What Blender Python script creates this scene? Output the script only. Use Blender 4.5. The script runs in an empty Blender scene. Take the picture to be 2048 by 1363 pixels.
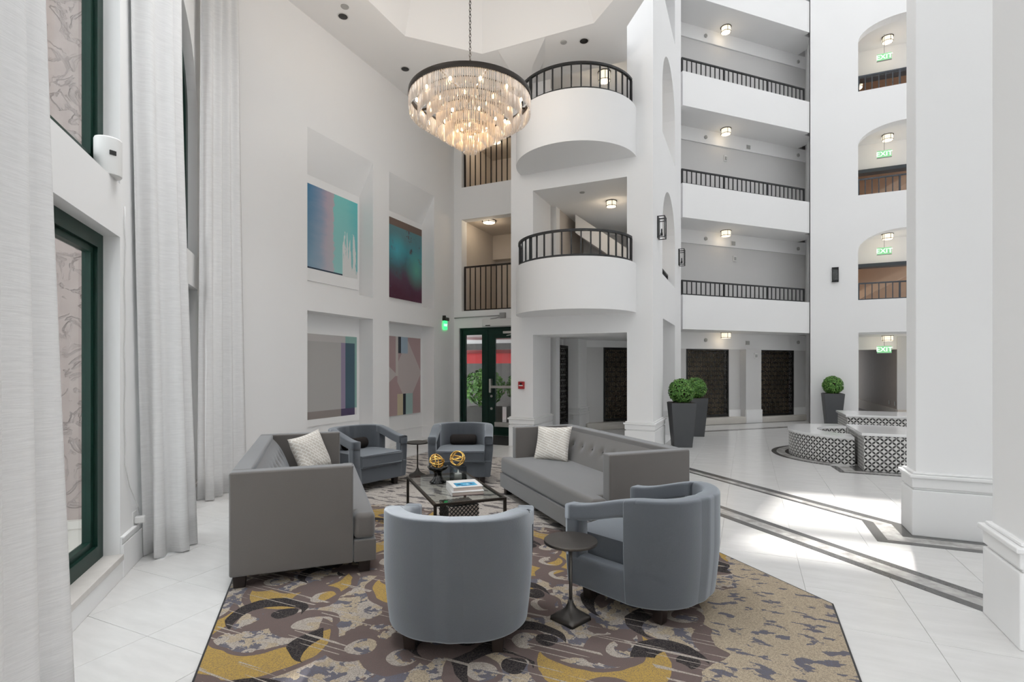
import bpy, bmesh, math, random
from mathutils import Vector, Matrix
random.seed(7)
PI = math.pi
sc = bpy.context.scene
COL = sc.collection

# ------------------------------------------------------------------ camera
YAW = math.radians(24.26)
cam_d = bpy.data.cameras.new('camera')
cam = bpy.data.objects.new('camera', cam_d); COL.objects.link(cam)
cam.location = (0, 0, 1.5)
cam.rotation_euler = (PI / 2, 0, YAW)
cam_d.sensor_width = 36.0
cam_d.lens = 1044.7 / 2048 * 36.0
cam_d.shift_y = (736.6 - 681.5) / 2048
cam_d.clip_start = 0.05; cam_d.clip_end = 200
sc.camera = cam

# ------------------------------------------------------------------ light
w = bpy.data.worlds.new('world'); sc.world = w; w.use_nodes = True
bg = w.node_tree.nodes['Background']
bg.inputs['Color'].default_value = (0.97, 0.985, 1.0, 1)
bg.inputs['Strength'].default_value = 2.1
FILL_W = 125  # watts of the unseen spots added to brighten the lounge
sun_d = bpy.data.lights.new('sun', 'SUN'); sun_d.energy = 7.0; sun_d.angle = math.radians(1.2)
sun_d.color = (1.0, 0.97, 0.92)
sun = bpy.data.objects.new('sun', sun_d); COL.objects.link(sun)
sun.rotation_euler = Vector((-0.19, -1.0, -1.42)).to_track_quat('-Z', 'Y').to_euler()
sun.location = (4, 14, 24)
vs = sc.view_settings
vs.view_transform = 'Standard'; vs.look = 'None'; vs.exposure = 0.18; vs.gamma = 1.0
vs.use_curve_mapping = False
sc.cycles.use_denoising = True
sc.cycles.use_adaptive_sampling = True; sc.cycles.adaptive_threshold = 0.06; sc.cycles.adaptive_min_samples = 16; sc.cycles.use_light_tree = False
sc.cycles.max_bounces = 8; sc.cycles.diffuse_bounces = 5; sc.cycles.glossy_bounces = 4
sc.cycles.transmission_bounces = 8; sc.cycles.transparent_max_bounces = 16
sc.cycles.sample_clamp_indirect = 4.0
sc.cycles.caustics_reflective = False; sc.cycles.caustics_refractive = False

# ------------------------------------------------------------------ material helpers
M = {}
def nmat(name):
    m = bpy.data.materials.new(name); m.use_nodes = True
    nt = m.node_tree; b = nt.nodes['Principled BSDF']
    M[name] = m
    return m, nt, b
def lnk(nt, a, b): nt.links.new(a, b)
def N(nt, t, **kw):
    n = nt.nodes.new(t)
    for k, v in kw.items(): setattr(n, k, v)
    return n
def math_n(nt, op, a, b=None, c=None):
    n = nt.nodes.new('ShaderNodeMath'); n.operation = op
    for i, x in enumerate((a, b, c)):
        if x is None: continue
        if isinstance(x, (int, float)): n.inputs[i].default_value = x
        else: nt.links.new(x, n.inputs[i])
    return n.outputs[0]
def mixc(nt, fac, a, b):
    n = nt.nodes.new('ShaderNodeMix'); n.data_type = 'RGBA'
    for i, x in ((0, fac), (6, a), (7, b)):
        if isinstance(x, (int, float)): n.inputs[i].default_value = x
        elif isinstance(x, tuple): n.inputs[i].default_value = (*x, 1) if len(x) == 3 else x
        else: nt.links.new(x, n.inputs[i])
    return n.outputs[2]
def obj_co(nt, scale=(1, 1, 1), rot=(0, 0, 0), loc=(0, 0, 0), src='Object'):
    tc = nt.nodes.new('ShaderNodeTexCoord'); mp = nt.nodes.new('ShaderNodeMapping')
    mp.inputs['Scale'].default_value = scale; mp.inputs['Rotation'].default_value = rot
    mp.inputs['Location'].default_value = loc
    nt.links.new(tc.outputs[src], mp.inputs['Vector'])
    return mp.outputs['Vector']
def noise(nt, vec, scale, detail=2, rough=0.5):
    n = nt.nodes.new('ShaderNodeTexNoise'); n.inputs['Scale'].default_value = scale
    n.inputs['Detail'].default_value = detail; n.inputs['Roughness'].default_value = rough
    nt.links.new(vec, n.inputs['Vector'])
    return n.outputs['Fac']
def ramp(nt, fac, stops):
    r = nt.nodes.new('ShaderNodeValToRGB'); e = r.color_ramp.elements
    while len(e) > 1: e.remove(e[0])
    e[0].position = stops[0][0]; e[0].color = (*stops[0][1], 1)
    for p, c in stops[1:]:
        q = e.new(p); q.color = (*c, 1)
    nt.links.new(fac, r.inputs['Fac'])
    return r.outputs['Color']
def bump(nt, b, h, strength=0.2, dist=0.01):
    n = nt.nodes.new('ShaderNodeBump'); n.inputs['Strength'].default_value = strength
    n.inputs['Distance'].default_value = dist
    nt.links.new(h, n.inputs['Height']); nt.links.new(n.outputs['Normal'], b.inputs['Normal'])
def plain(name, col, rough=0.6, metal=0.0, var=0.04, vs_=6.0, bstr=0.0, bscale=60, spec=0.5, emit=None, estr=0):
    m, nt, b = nmat(name)
    vec = obj_co(nt)
    f = noise(nt, vec, vs_, 1)
    lo = tuple(max(0, c * (1 - var)) for c in col); hi = tuple(min(1, c * (1 + var)) for c in col)
    lnk(nt, mixc(nt, f, lo, hi), b.inputs['Base Color'])
    b.inputs['Roughness'].default_value = rough; b.inputs['Metallic'].default_value = metal
    b.inputs['Specular IOR Level'].default_value = spec
    if bstr: bump(nt, b, noise(nt, vec, bscale, 3), bstr, 0.004)
    if emit:
        b.inputs['Emission Color'].default_value = (*emit, 1); b.inputs['Emission Strength'].default_value = estr
    return m
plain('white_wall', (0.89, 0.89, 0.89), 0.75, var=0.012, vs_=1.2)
plain('white_paint', (0.89, 0.89, 0.89), 0.5, var=0.01)
plain('cream_wall', (0.60, 0.55, 0.50), 0.7, var=0.03)
plain('taupe_wall', (0.30, 0.255, 0.225), 0.7, var=0.05)
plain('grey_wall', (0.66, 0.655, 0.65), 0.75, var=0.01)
plain('sill_stone', (0.66, 0.63, 0.60), 0.35, var=0.12, vs_=14)
plain('beige_ledge', (0.66, 0.63, 0.58), 0.6, var=0.04)
plain('rail_black', (0.016, 0.017, 0.019), 0.45, var=0.1)
plain('rail_blue', (0.045, 0.055, 0.068), 0.45, var=0.1)
plain('bronze', (0.035, 0.028, 0.023), 0.4, 0.5, var=0.15)
plain('table_metal', (0.085, 0.078, 0.072), 0.42, 0.6, var=0.15)
plain('gold', (0.80, 0.52, 0.16), 0.22, 1.0, var=0.05)
plain('green_paint', (0.005, 0.030, 0.021), 0.42, var=0.15, spec=0.3)
plain('steel', (0.62, 0.60, 0.57), 0.35, 0.9, var=0.05)
plain('dark_wood', (0.018, 0.011, 0.009), 0.4, var=0.3, vs_=20)
plain('black_velvet', (0.010, 0.007, 0.006), 0.9, var=0.3, vs_=30)
plain('planter_grey', (0.070, 0.074, 0.080), 0.5, var=0.06)
plain('soil', (0.03, 0.022, 0.016), 0.9, var=0.4, vs_=60)
plain('white_plastic', (0.76, 0.76, 0.75), 0.4, var=0.01)
plain('vent_grey', (0.42, 0.42, 0.41), 0.6, var=0.05)
plain('black_plastic', (0.012, 0.012, 0.012), 0.4, var=0.1)
plain('red_plastic', (0.42, 0.02, 0.025), 0.4, var=0.05)
plain('grey_box', (0.36, 0.36, 0.36), 0.5, var=0.05)
plain('screen_black', (0.012, 0.012, 0.012), 0.5, var=0.2)
plain('screen_back', (0.27, 0.21, 0.135), 0.8, var=0.8, vs_=1.6)
plain('awning_red', (0.55, 0.03, 0.035), 0.6, var=0.1)
plain('exterior_floor', (0.36, 0.34, 0.31), 0.8, var=0.1)
plain('asphalt', (0.10, 0.095, 0.09), 0.9, var=0.3)
plain('door_mat', (0.016, 0.015, 0.015), 0.95, var=0.4, vs_=60)
plain('book_page', (0.62, 0.53, 0.48), 0.8, var=0.06, vs_=40)
plain('book_white', (0.82, 0.81, 0.80), 0.35, var=0.01)
plain('book_dark', (0.10, 0.05, 0.045), 0.5, var=0.1)
plain('candle_wax', (0.80, 0.78, 0.70), 0.5, var=0.01)
plain('black_glaze', (0.008, 0.008, 0.008), 0.15, var=0.2)
plain('quartz_top', (0.82, 0.82, 0.82), 0.12, var=0.03, vs_=5)
plain('grout', (0.52, 0.51, 0.50), 0.8, var=0.04)
plain('border_dark', (0.085, 0.083, 0.081), 0.22, var=0.25, vs_=45)
plain('shelf_mirror', (0.46, 0.42, 0.38), 0.25, 0.3, var=0.03)
plain('bulb_core', (1, 0.85, 0.6), 0.5, emit=(1.0, 0.72, 0.40), estr=30)
plain('lamp_glow', (0.95, 0.9, 0.8), 0.5, emit=(1.0, 0.86, 0.64), estr=0.85)
plain('exit_panel', (0.25, 0.55, 0.30), 0.5, emit=(0.20, 0.50, 0.24), estr=0.75)
plain('exit_letter', (0.9, 1.0, 0.9), 0.5, emit=(0.8, 1.0, 0.8), estr=1.15)
plain('exit_green', (0.1, 0.8, 0.3), 0.5, emit=(0.06, 0.95, 0.28), estr=1.0)

def marble(name, a, b_, scale=2.0, rough=0.12):
    m, nt, b = nmat(name)
    vec = obj_co(nt, (1, 1, 1))
    n1 = noise(nt, vec, scale, 6, 0.6)
    lnk(nt, ramp(nt, n1, [(0.35, a), (0.65, b_)]), b.inputs['Base Color'])
    b.inputs['Roughness'].default_value = rough
    return m
marble('border_light', (0.30, 0.29, 0.28), (0.58, 0.57, 0.55), 7.0, 0.2)

# floor tile: white stone with faint veins, varied per tile
m, nt, b = nmat('floor_tile')
oi = N(nt, 'ShaderNodeObjectInfo'); tc = N(nt, 'ShaderNodeTexCoord')
va = N(nt, 'ShaderNodeVectorMath', operation='ADD')
cmb = N(nt, 'ShaderNodeCombineXYZ')
lnk(nt, math_n(nt, 'MULTIPLY', oi.outputs['Random'], 37.0), cmb.inputs[0]); lnk(nt, math_n(nt, 'MULTIPLY', oi.outputs['Random'], 91.0), cmb.inputs[1])
lnk(nt, tc.outputs['Object'], va.inputs[0]); lnk(nt, cmb.outputs[0], va.inputs[1])
mp = N(nt, 'ShaderNodeMapping'); mp.inputs['Scale'].default_value = (1.2, 5.0, 1.0)
lnk(nt, va.outputs[0], mp.inputs['Vector'])
f = noise(nt, mp.outputs[0], 2.5, 5, 0.6)
c1 = ramp(nt, f, [(0.3, (0.67, 0.665, 0.655)), (0.7, (0.74, 0.735, 0.725))])
lnk(nt, c1, b.inputs['Base Color']); b.inputs['Roughness'].default_value = 0.2
b.inputs['Specular IOR Level'].default_value = 0.4

# fabrics
def fabric(name, col, sheen=0.0, rough=0.85, scale=700, var=0.16, rib=False):
    m, nt, b = nmat(name)
    vec = obj_co(nt)
    big = noise(nt, vec, 3.0, 3)
    fine = noise(nt, vec, scale * 0.4, 2)
    f = math_n(nt, 'MULTIPLY_ADD', fine, 0.5, math_n(nt, 'MULTIPLY', big, 0.5))
    lo = tuple(c * (1 - var) for c in col); hi = tuple(c * (1 + var) for c in col)
    c = mixc(nt, f, lo, hi)
    if sheen:
        lw = N(nt, 'ShaderNodeLayerWeight'); lw.inputs['Blend'].default_value = 0.35
        hi2 = tuple(min(1, x * 1.75 + 0.02) for x in col)
        c = mixc(nt, math_n(nt, 'MULTIPLY', lw.outputs['Facing'], 0.0), c, hi2)
        b.inputs['Sheen Weight'].default_value = sheen; b.inputs['Sheen Roughness'].default_value = 0.6
        b.inputs['Sheen Tint'].default_value = (0.85, 0.92, 1.0, 1)
    lnk(nt, c, b.inputs['Base Color']); b.inputs['Roughness'].default_value = rough
    b.inputs['Specular IOR Level'].default_value = 0.15
    bump(nt, b, fine, 0.25, 0.002)
    return m
fabric('sofa_fabric', (0.131, 0.118, 0.107), 0.45)
fabric('velvet_blue', (0.052, 0.058, 0.068), 0.7, 0.75, 300, 0.10)
# curtain: woven white with short horizontal slubs
m, nt, b = nmat('curtain_white')
vec = obj_co(nt, (3, 3, 60))
f = noise(nt, vec, 3.0, 4, 0.7)
lnk(nt, ramp(nt, f, [(0.35, (0.74, 0.74, 0.74)), (0.65, (0.83, 0.83, 0.83))]), b.inputs['Base Color'])
b.inputs['Roughness'].default_value = 0.9; b.inputs['Specular IOR Level'].default_value = 0.1
bump(nt, b, f, 0.3, 0.004)
# pillow: cream with maze-like silver lines
def pillow_mat(name, diag):
    m, nt, b = nmat(name)
    vec = obj_co(nt, (1, 1, 1), (0, 0, PI / 4 if diag else 0.35))
    br = N(nt, 'ShaderNodeTexBrick'); lnk(nt, vec, br.inputs['Vector'])
    br.inputs['Scale'].default_value = 15 if diag else 11; br.inputs['Mortar Size'].default_value = 0.06 if diag else 0.05
    br.inputs['Brick Width'].default_value = 0.9 if diag else 2.4; br.inputs['Row Height'].default_value = 0.45 if diag else 0.3
    br.inputs['Color1'].default_value = (0.53, 0.49, 0.44, 1); br.inputs['Color2'].default_value = (0.58, 0.54, 0.485, 1)
    br.inputs['Mortar'].default_value = (0.82, 0.81, 0.78, 1)
    n = noise(nt, vec, 30, 3)
    lnk(nt, mixc(nt, math_n(nt, 'MULTIPLY', n, 0.5), br.outputs['Color'], (0.66, 0.62, 0.56)), b.inputs['Base Color'])
    b.inputs['Roughness'].default_value = 0.7; b.inputs['Sheen Weight'].default_value = 0.3
    return m
pillow_mat('pillow_maze', True); pillow_mat('pillow_feather', False)

# glass kinds
def glass(name, tint=(1, 1, 1), refl=0.12, haze=0.0):
    m = bpy.data.materials.new(name); m.use_nodes = True; nt = m.node_tree; M[name] = m
    for n in list(nt.nodes):
        if n.type == 'BSDF_PRINCIPLED': nt.nodes.remove(n)
    out = [n for n in nt.nodes if n.type == 'OUTPUT_MATERIAL'][0]
    tr = N(nt, 'ShaderNodeBsdfTransparent'); tr.inputs['Color'].default_value = (*tint, 1)
    gl = N(nt, 'ShaderNodeBsdfGlossy'); gl.inputs['Roughness'].default_value = 0.03
    fr = N(nt, 'ShaderNodeLayerWeight'); fr.inputs['Blend'].default_value = 0.5
    mx = N(nt, 'ShaderNodeMixShader')
    lnk(nt, math_n(nt, 'MULTIPLY_ADD', math_n(nt, 'POWER', fr.outputs['Facing'], 5.0), 0.6, refl), mx.inputs[0]); lnk(nt, tr.outputs[0], mx.inputs[1]); lnk(nt, gl.outputs[0], mx.inputs[2])
    lnk(nt, mx.outputs[0], out.inputs[0])
    return m
glass('window_glass', (0.93, 0.95, 0.95), 0.04)
glass('table_glass', (0.93, 0.96, 0.95), 0.03)
glass('hurricane_glass', (0.80, 0.82, 0.83), 0.05)
glass('seeded_glass', (0.80, 0.82, 0.82), 0.06)
# crystal: clear, bright, a little milky so lamp light catches in it; warm tint paints its glow
m = bpy.data.materials.new('crystal'); m.use_nodes = True; nt = m.node_tree; M['crystal'] = m
for n in list(nt.nodes):
    if n.type == 'BSDF_PRINCIPLED': nt.nodes.remove(n)
out = [n for n in nt.nodes if n.type == 'OUTPUT_MATERIAL'][0]
tr = N(nt, 'ShaderNodeBsdfTransparent'); tr.inputs['Color'].default_value = (0.93, 0.91, 0.89, 1)
gl = N(nt, 'ShaderNodeBsdfGlossy'); gl.inputs['Roughness'].default_value = 0.08
tl = N(nt, 'ShaderNodeBsdfTranslucent'); tl.inputs['Color'].default_value = (0.96, 0.86, 0.76, 1)
df = N(nt, 'ShaderNodeBsdfDiffuse'); df.inputs['Color'].default_value = (0.85, 0.80, 0.76, 1)
m1 = N(nt, 'ShaderNodeMixShader'); m1.inputs[0].default_value = 0.5
lnk(nt, tl.outputs[0], m1.inputs[1]); lnk(nt, df.outputs[0], m1.inputs[2])
m2 = N(nt, 'ShaderNodeMixShader'); m2.inputs[0].default_value = 0.35
lnk(nt, m1.outputs[0], m2.inputs[1]); lnk(nt, gl.outputs[0], m2.inputs[2])
m3 = N(nt, 'ShaderNodeMixShader')
nz = noise(nt, obj_co(nt, (60, 60, 14)), 1.0, 2)
lnk(nt, math_n(nt, 'MULTIPLY_ADD', nz, 0.55, 0.32), m3.inputs[0])
lnk(nt, tr.outputs[0], m3.inputs[1]); lnk(nt, m2.outputs[0], m3.inputs[2]); lnk(nt, m3.outputs[0], out.inputs[0])

# stucco outside the windows
m, nt, b = nmat('stucco_pink')
vec = obj_co(nt)
f = noise(nt, vec, 9, 6, 0.6)
lnk(nt, mixc(nt, f, (0.33, 0.265, 0.245), (0.45, 0.37, 0.345)), b.inputs['Base Color'])
vo = N(nt, 'ShaderNodeTexNoise'); vo.inputs['Scale'].default_value = 5; vo.inputs['Detail'].default_value = 8; vo.inputs['Distortion'].default_value = 1.5
lnk(nt, vec, vo.inputs['Vector'])
bump(nt, b, ramp(nt, vo.outputs['Fac'], [(0.42, (0, 0, 0)), (0.5, (1, 1, 1))]), 0.9, 0.02)
b.inputs['Roughness'].default_value = 0.9

# foliage
m, nt, b = nmat('boxwood_leaf')
vec = obj_co(nt)
f = noise(nt, vec, 26, 3)
lnk(nt, ramp(nt, f, [(0.3, (0.03, 0.10, 0.02)), (0.52, (0.11, 0.29, 0.05)), (0.72, (0.33, 0.52, 0.14))]), b.inputs['Base Color'])
b.inputs['Roughness'].default_value = 0.5

# petal tiles (uses UV in tile units)
m, nt, b = nmat('petal_tile')
tc = N(nt, 'ShaderNodeTexCoord'); sp = N(nt, 'ShaderNodeSeparateXYZ'); lnk(nt, tc.outputs['UV'], sp.inputs[0])
fa = math_n(nt, 'FRACT', sp.outputs[0]); fb = math_n(nt, 'FRACT', sp.outputs[1])
d1 = math_n(nt, 'ABSOLUTE', math_n(nt, 'SUBTRACT', fa, fb)); sm = math_n(nt, 'ADD', fa, fb)
w1 = math_n(nt, 'MULTIPLY', math_n(nt, 'ABSOLUTE', math_n(nt, 'SINE', math_n(nt, 'MULTIPLY', sm, PI))), 0.19)
p1 = math_n(nt, 'LESS_THAN', d1, w1)
d2 = math_n(nt, 'ABSOLUTE', math_n(nt, 'SUBTRACT', sm, 1.0)); df_ = math_n(nt, 'SUBTRACT', fa, fb)
w2 = math_n(nt, 'MULTIPLY', math_n(nt, 'ABSOLUTE', math_n(nt, 'SINE', math_n(nt, 'MULTIPLY', df_, PI))), 0.19)
p2 = math_n(nt, 'LESS_THAN', d2, w2)
lnk(nt, mixc(nt, math_n(nt, 'MAXIMUM', p1, p2), (0.74, 0.735, 0.72), (0.035, 0.033, 0.032)), b.inputs['Base Color'])
b.inputs['Roughness'].default_value = 0.35

# rug
def rug_material():
    m, nt, b = nmat('rug_pile')
    tc = N(nt, 'ShaderNodeTexCoord'); co = tc.outputs['Object']
    sep = N(nt, 'ShaderNodeSeparateXYZ'); lnk(nt, co, sep.inputs[0])
    # warp the coordinate a little
    wn = N(nt, 'ShaderNodeTexNoise'); wn.inputs['Scale'].default_value = 1.7; wn.inputs['Detail'].default_value = 3
    lnk(nt, co, wn.inputs['Vector'])
    wv = N(nt, 'ShaderNodeVectorMath', operation='MULTIPLY_ADD')
    lnk(nt, wn.outputs['Color'], wv.inputs[0]); wv.inputs[1].default_value = (0.22, 0.22, 0); lnk(nt, co, wv.inputs[2])
    W = wv.outputs[0]
    def cells(scale, rnd, seed):
        v = N(nt, 'ShaderNodeTexVoronoi'); v.voronoi_dimensions = '2D'; v.inputs['Scale'].default_value = scale
        v.inputs['Randomness'].default_value = rnd
        a = N(nt, 'ShaderNodeVectorMath', operation='ADD'); lnk(nt, W, a.inputs[0]); a.inputs[1].default_value = (seed, seed * 1.7, 0)
        lnk(nt, a.outputs[0], v.inputs['Vector'])
        s = N(nt, 'ShaderNodeVectorMath', operation='SUBTRACT'); lnk(nt, a.outputs[0], s.inputs[0]); lnk(nt, v.outputs['Position'], s.inputs[1])
        return s.outputs[0], v.outputs['Color'], v.outputs['Distance']
    def dist(vec, off):
        a = N(nt, 'ShaderNodeVectorMath', operation='DISTANCE'); lnk(nt, vec, a.inputs[0]); a.inputs[1].default_value = (*off, 0)
        return a.outputs['Value']
    def AND(a, b_): return math_n(nt, 'MULTIPLY', a, b_)
    def lt(a, v): return math_n(nt, 'LESS_THAN', a, v)
    def gt(a, v): return math_n(nt, 'GREATER_THAN', a, v)
    beige, blue, mauve, gold, black, pale = (0.47, 0.39, 0.285), (0.135, 0.135, 0.17), (0.155, 0.115, 0.108), (0.45, 0.30, 0.085), (0.020, 0.019, 0.022), (0.46, 0.41, 0.36)
    # blotches, stretched along x
    st = N(nt, 'ShaderNodeMapping'); st.inputs['Scale'].default_value = (5.2, 10.5, 1); st.inputs['Rotation'].default_value = (0, 0, 0.15); lnk(nt, W, st.inputs['Vector'])
    bl = noise(nt, st.outputs[0], 1.5, 4, 0.55)
    c = mixc(nt, gt(bl, 0.575), beige, blue)
    # decorated zone: left and centre of the rug, broken edge
    ez = noise(nt, co, 1.6, 4)
    zone = gt(math_n(nt, 'MULTIPLY_ADD', ez, 0.9, math_n(nt, 'MULTIPLY', sep.outputs[0], -1.0)), 0.62)   # x < about -0.2
    mt1 = noise(nt, W, 7.5, 4, 0.6); mt2 = noise(nt, W, 10.0, 4, 0.6)
    d = mixc(nt, gt(mt1, 0.50), blue, pale)
    d = mixc(nt, gt(mt2, 0.53), d, beige)
    d = mixc(nt, gt(noise(nt, W, 3.0, 4), 0.455), mauve, d)
    p, cc, _ = cells(1.25, 0.55, 3.1)
    rim = AND(lt(dist(p, (0, 0)), 0.37), gt(dist(p, (-0.12, 0.16)), 0.27))
    d = mixc(nt, rim, d, mauve)
    cres = AND(lt(dist(p, (0, 0)), 0.325), gt(dist(p, (-0.12, 0.16)), 0.30))
    d = mixc(nt, cres, d, gold)
    # scrolls: open rings with an inner curl
    p2_, cc2, _ = cells(2.1, 0.85, 8.3)
    r1 = dist(p2_, (0, 0)); r3 = dist(p2_, (0.045, 0.02))
    d = mixc(nt, AND(lt(r1, 0.16), gt(r3, 0.085)), d, mauve)
    d = mixc(nt, AND(lt(dist(p2_, (0.03, 0.01)), 0.075), gt(dist(p2_, (0.06, 0.035)), 0.072)), d, pale)
    # black scrolls, mostly along the left side
    p3_, cc3, _ = cells(1.7, 0.9, 14.7)
    k = AND(lt(dist(p3_, (0, 0)), 0.22), gt(dist(p3_, (0.075, -0.055)), 0.185))
    k2 = lt(dist(p3_, (0.10, 0.05)), 0.07)
    kz = gt(noise(nt, co, 0.9, 1), 0.46)
    d = mixc(nt, AND(kz, math_n(nt, 'MAXIMUM', k, k2)), d, black)
    c = mixc(nt, zone, c, d)
    # pale dragged streaks
    s2 = N(nt, 'ShaderNodeMapping'); s2.inputs['Scale'].default_value = (0.9, 46, 1); s2.inputs['Rotation'].default_value = (0, 0, 0.28); lnk(nt, co, s2.inputs['Vector'])
    stn = noise(nt, s2.outputs[0], 1.0, 1)
    s3 = noise(nt, co, 1.3, 2)
    streak = AND(gt(stn, 0.63), gt(s3, 0.47))
    c = mixc(nt, AND(streak, zone), c, pale)
    # far end: pale ground with grey dragged marks
    far = gt(math_n(nt, 'MULTIPLY_ADD', noise(nt, co, 1.2, 3), 1.0, sep.outputs[1]), 5.0)
    s4 = N(nt, 'ShaderNodeMapping'); s4.inputs['Scale'].default_value = (4, 13, 1); s4.inputs['Rotation'].default_value = (0, 0, 0.5); lnk(nt, W, s4.inputs['Vector'])
    fm = mixc(nt, gt(noise(nt, s4.outputs[0], 1.0, 4), 0.55), (0.56, 0.52, 0.48), (0.16, 0.15, 0.155))
    c = mixc(nt, far, c, fm)
    fz = noise(nt, co, 190, 2)
    lnk(nt, mixc(nt, math_n(nt, 'MAXIMUM', math_n(nt, 'MULTIPLY_ADD', fz, 2.2, -0.85), 0.0), c, (0.13, 0.11, 0.10)), b.inputs['Base Color'])
    b.inputs['Roughness'].default_value = 0.95; b.inputs['Specular IOR Level'].default_value = 0.05
    bump(nt, b, fz, 0.5, 0.006)
rug_material()

# paintings: object coords with u (along width) in x, v (height) in y, both 0..1 over the picture
def art_base(name):
    m, nt, b = nmat(name)
    tc = N(nt, 'ShaderNodeTexCoord'); sp = N(nt, 'ShaderNodeSeparateXYZ'); lnk(nt, tc.outputs['UV'], sp.inputs[0])
    b.inputs['Roughness'].default_value = 0.6
    return m, nt, b, tc.outputs['UV'], sp.outputs[0], sp.outputs[1]
def rectm(nt, U, V, u0, u1, v0, v1):
    a = math_n(nt, 'MULTIPLY', math_n(nt, 'GREATER_THAN', U, u0), math_n(nt, 'LESS_THAN', U, u1))
    c = math_n(nt, 'MULTIPLY', math_n(nt, 'GREATER_THAN', V, v0), math_n(nt, 'LESS_THAN', V, v1))
    return math_n(nt, 'MULTIPLY', a, c)
# 1 teal and pink wash with drips
m, nt, b, UV, U, V = art_base('art_teal_wash')
mp = N(nt, 'ShaderNodeMapping'); mp.inputs['Scale'].default_value = (3, 9, 1); lnk(nt, UV, mp.inputs['Vector'])
nn = noise(nt, mp.outputs[0], 1.2, 5)
uu = math_n(nt, 'ADD', U, math_n(nt, 'MULTIPLY_ADD', nn, 0.16, -0.08))
c = ramp(nt, uu, [(0.15, (0.05, 0.20, 0.36)), (0.34, (0.22, 0.30, 0.44)), (0.45, (0.47, 0.38, 0.46)), (0.555, (0.50, 0.44, 0.48)), (0.575, (0.22, 0.60, 0.57)), (0.8, (0.20, 0.58, 0.56)), (1.0, (0.10, 0.52, 0.54))])
c = mixc(nt, math_n(nt, 'MULTIPLY', math_n(nt, 'SUBTRACT', 1.0, V), 0.35), c, (0.55, 0.66, 0.68))
mp2 = N(nt, 'ShaderNodeMapping'); mp2.inputs['Scale'].default_value = (22, 2.4, 1); lnk(nt, UV, mp2.inputs['Vector'])
dr = noise(nt, mp2.outputs[0], 1.0, 4)
drip = math_n(nt, 'MULTIPLY', math_n(nt, 'GREATER_THAN', math_n(nt, 'ADD', dr, math_n(nt, 'MULTIPLY_ADD', V, -0.35, 0.0)), 0.36), rectm(nt, U, V, 0.72, 1.0, -0.1, 0.57))
c = mixc(nt, drip, c, (0.74, 0.75, 0.74))
c = mixc(nt, rectm(nt, U, V, 0.0, 0.72, 0.0, 0.018), c, (0.02, 0.04, 0.07))
lnk(nt, c, b.inputs['Base Color'])
# 2 dark turquoise over plum
m, nt, b, UV, U, V = art_base('art_turquoise')
n1 = noise(nt, UV, 2.6, 7, 0.65); n2 = noise(nt, UV, 5.0, 6, 0.7)
c = ramp(nt, math_n(nt, 'ADD', V, math_n(nt, 'MULTIPLY_ADD', n1, 0.5, -0.25)), [(0.08, (0.085, 0.022, 0.05)), (0.26, (0.10, 0.05, 0.085)), (0.42, (0.06, 0.13, 0.16)), (0.62, (0.05, 0.27, 0.33)), (0.8, (0.09, 0.22, 0.25))])
c = mixc(nt, math_n(nt, 'GREATER_THAN', n2, 0.60), c, (0.09, 0.075, 0.095))
sub = N(nt, 'ShaderNodeVectorMath', operation='DISTANCE'); lnk(nt, UV, sub.inputs[0]); sub.inputs[1].default_value = (0.38, 0.62, 0)
c = mixc(nt, math_n(nt, 'MAXIMUM', math_n(nt, 'MULTIPLY_ADD', sub.outputs['Value'], -4.0, 0.95), 0.0), c, (0.07, 0.42, 0.52))
sub = N(nt, 'ShaderNodeVectorMath', operation='DISTANCE'); lnk(nt, UV, sub.inputs[0]); sub.inputs[1].default_value = (0.86, 0.42, 0)
c = mixc(nt, math_n(nt, 'MAXIMUM', math_n(nt, 'MULTIPLY_ADD', sub.outputs['Value'], -3.2, 0.9), 0.0), c, (0.12, 0.40, 0.33))
c = mixc(nt, rectm(nt, U, V, -1, 2, 0.91, 2), c, (0.155, 0.105, 0.085))
lnk(nt, c, b.inputs['Base Color'])
# 3 grey field with navy and mint planes
m, nt, b, UV, U, V = art_base('art_grey_planes')
c = mixc(nt, rectm(nt, U, V, -1, 0.97, 0.915, 2), (0.44, 0.43, 0.42), (0.52, 0.50, 0.49))
c = mixc(nt, rectm(nt, U, V, -1, 0.97, -1, 0.09), c, (0.27, 0.235, 0.225))
c = mixc(nt, rectm(nt, U, V, 0.70, 0.78, 0.09, 0.915), c, (0.30, 0.25, 0.36))
c = mixc(nt, rectm(nt, U, V, 0.78, 1.0, 0.09, 2), c, (0.26, 0.44, 0.40))
c = mixc(nt, rectm(nt, U, V, 0.78, 0.96, 0.09, 0.915), c, (0.055, 0.11, 0.15))
c = mixc(nt, rectm(nt, U, V, 0.70, 0.96, -1, 0.09), c, (0.075, 0.055, 0.12))
c = mixc(nt, rectm(nt, U, V, 0.96, 2, -1, 0.09), c, (0.74, 0.74, 0.73))
lnk(nt, c, b.inputs['Base Color'])
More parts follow.
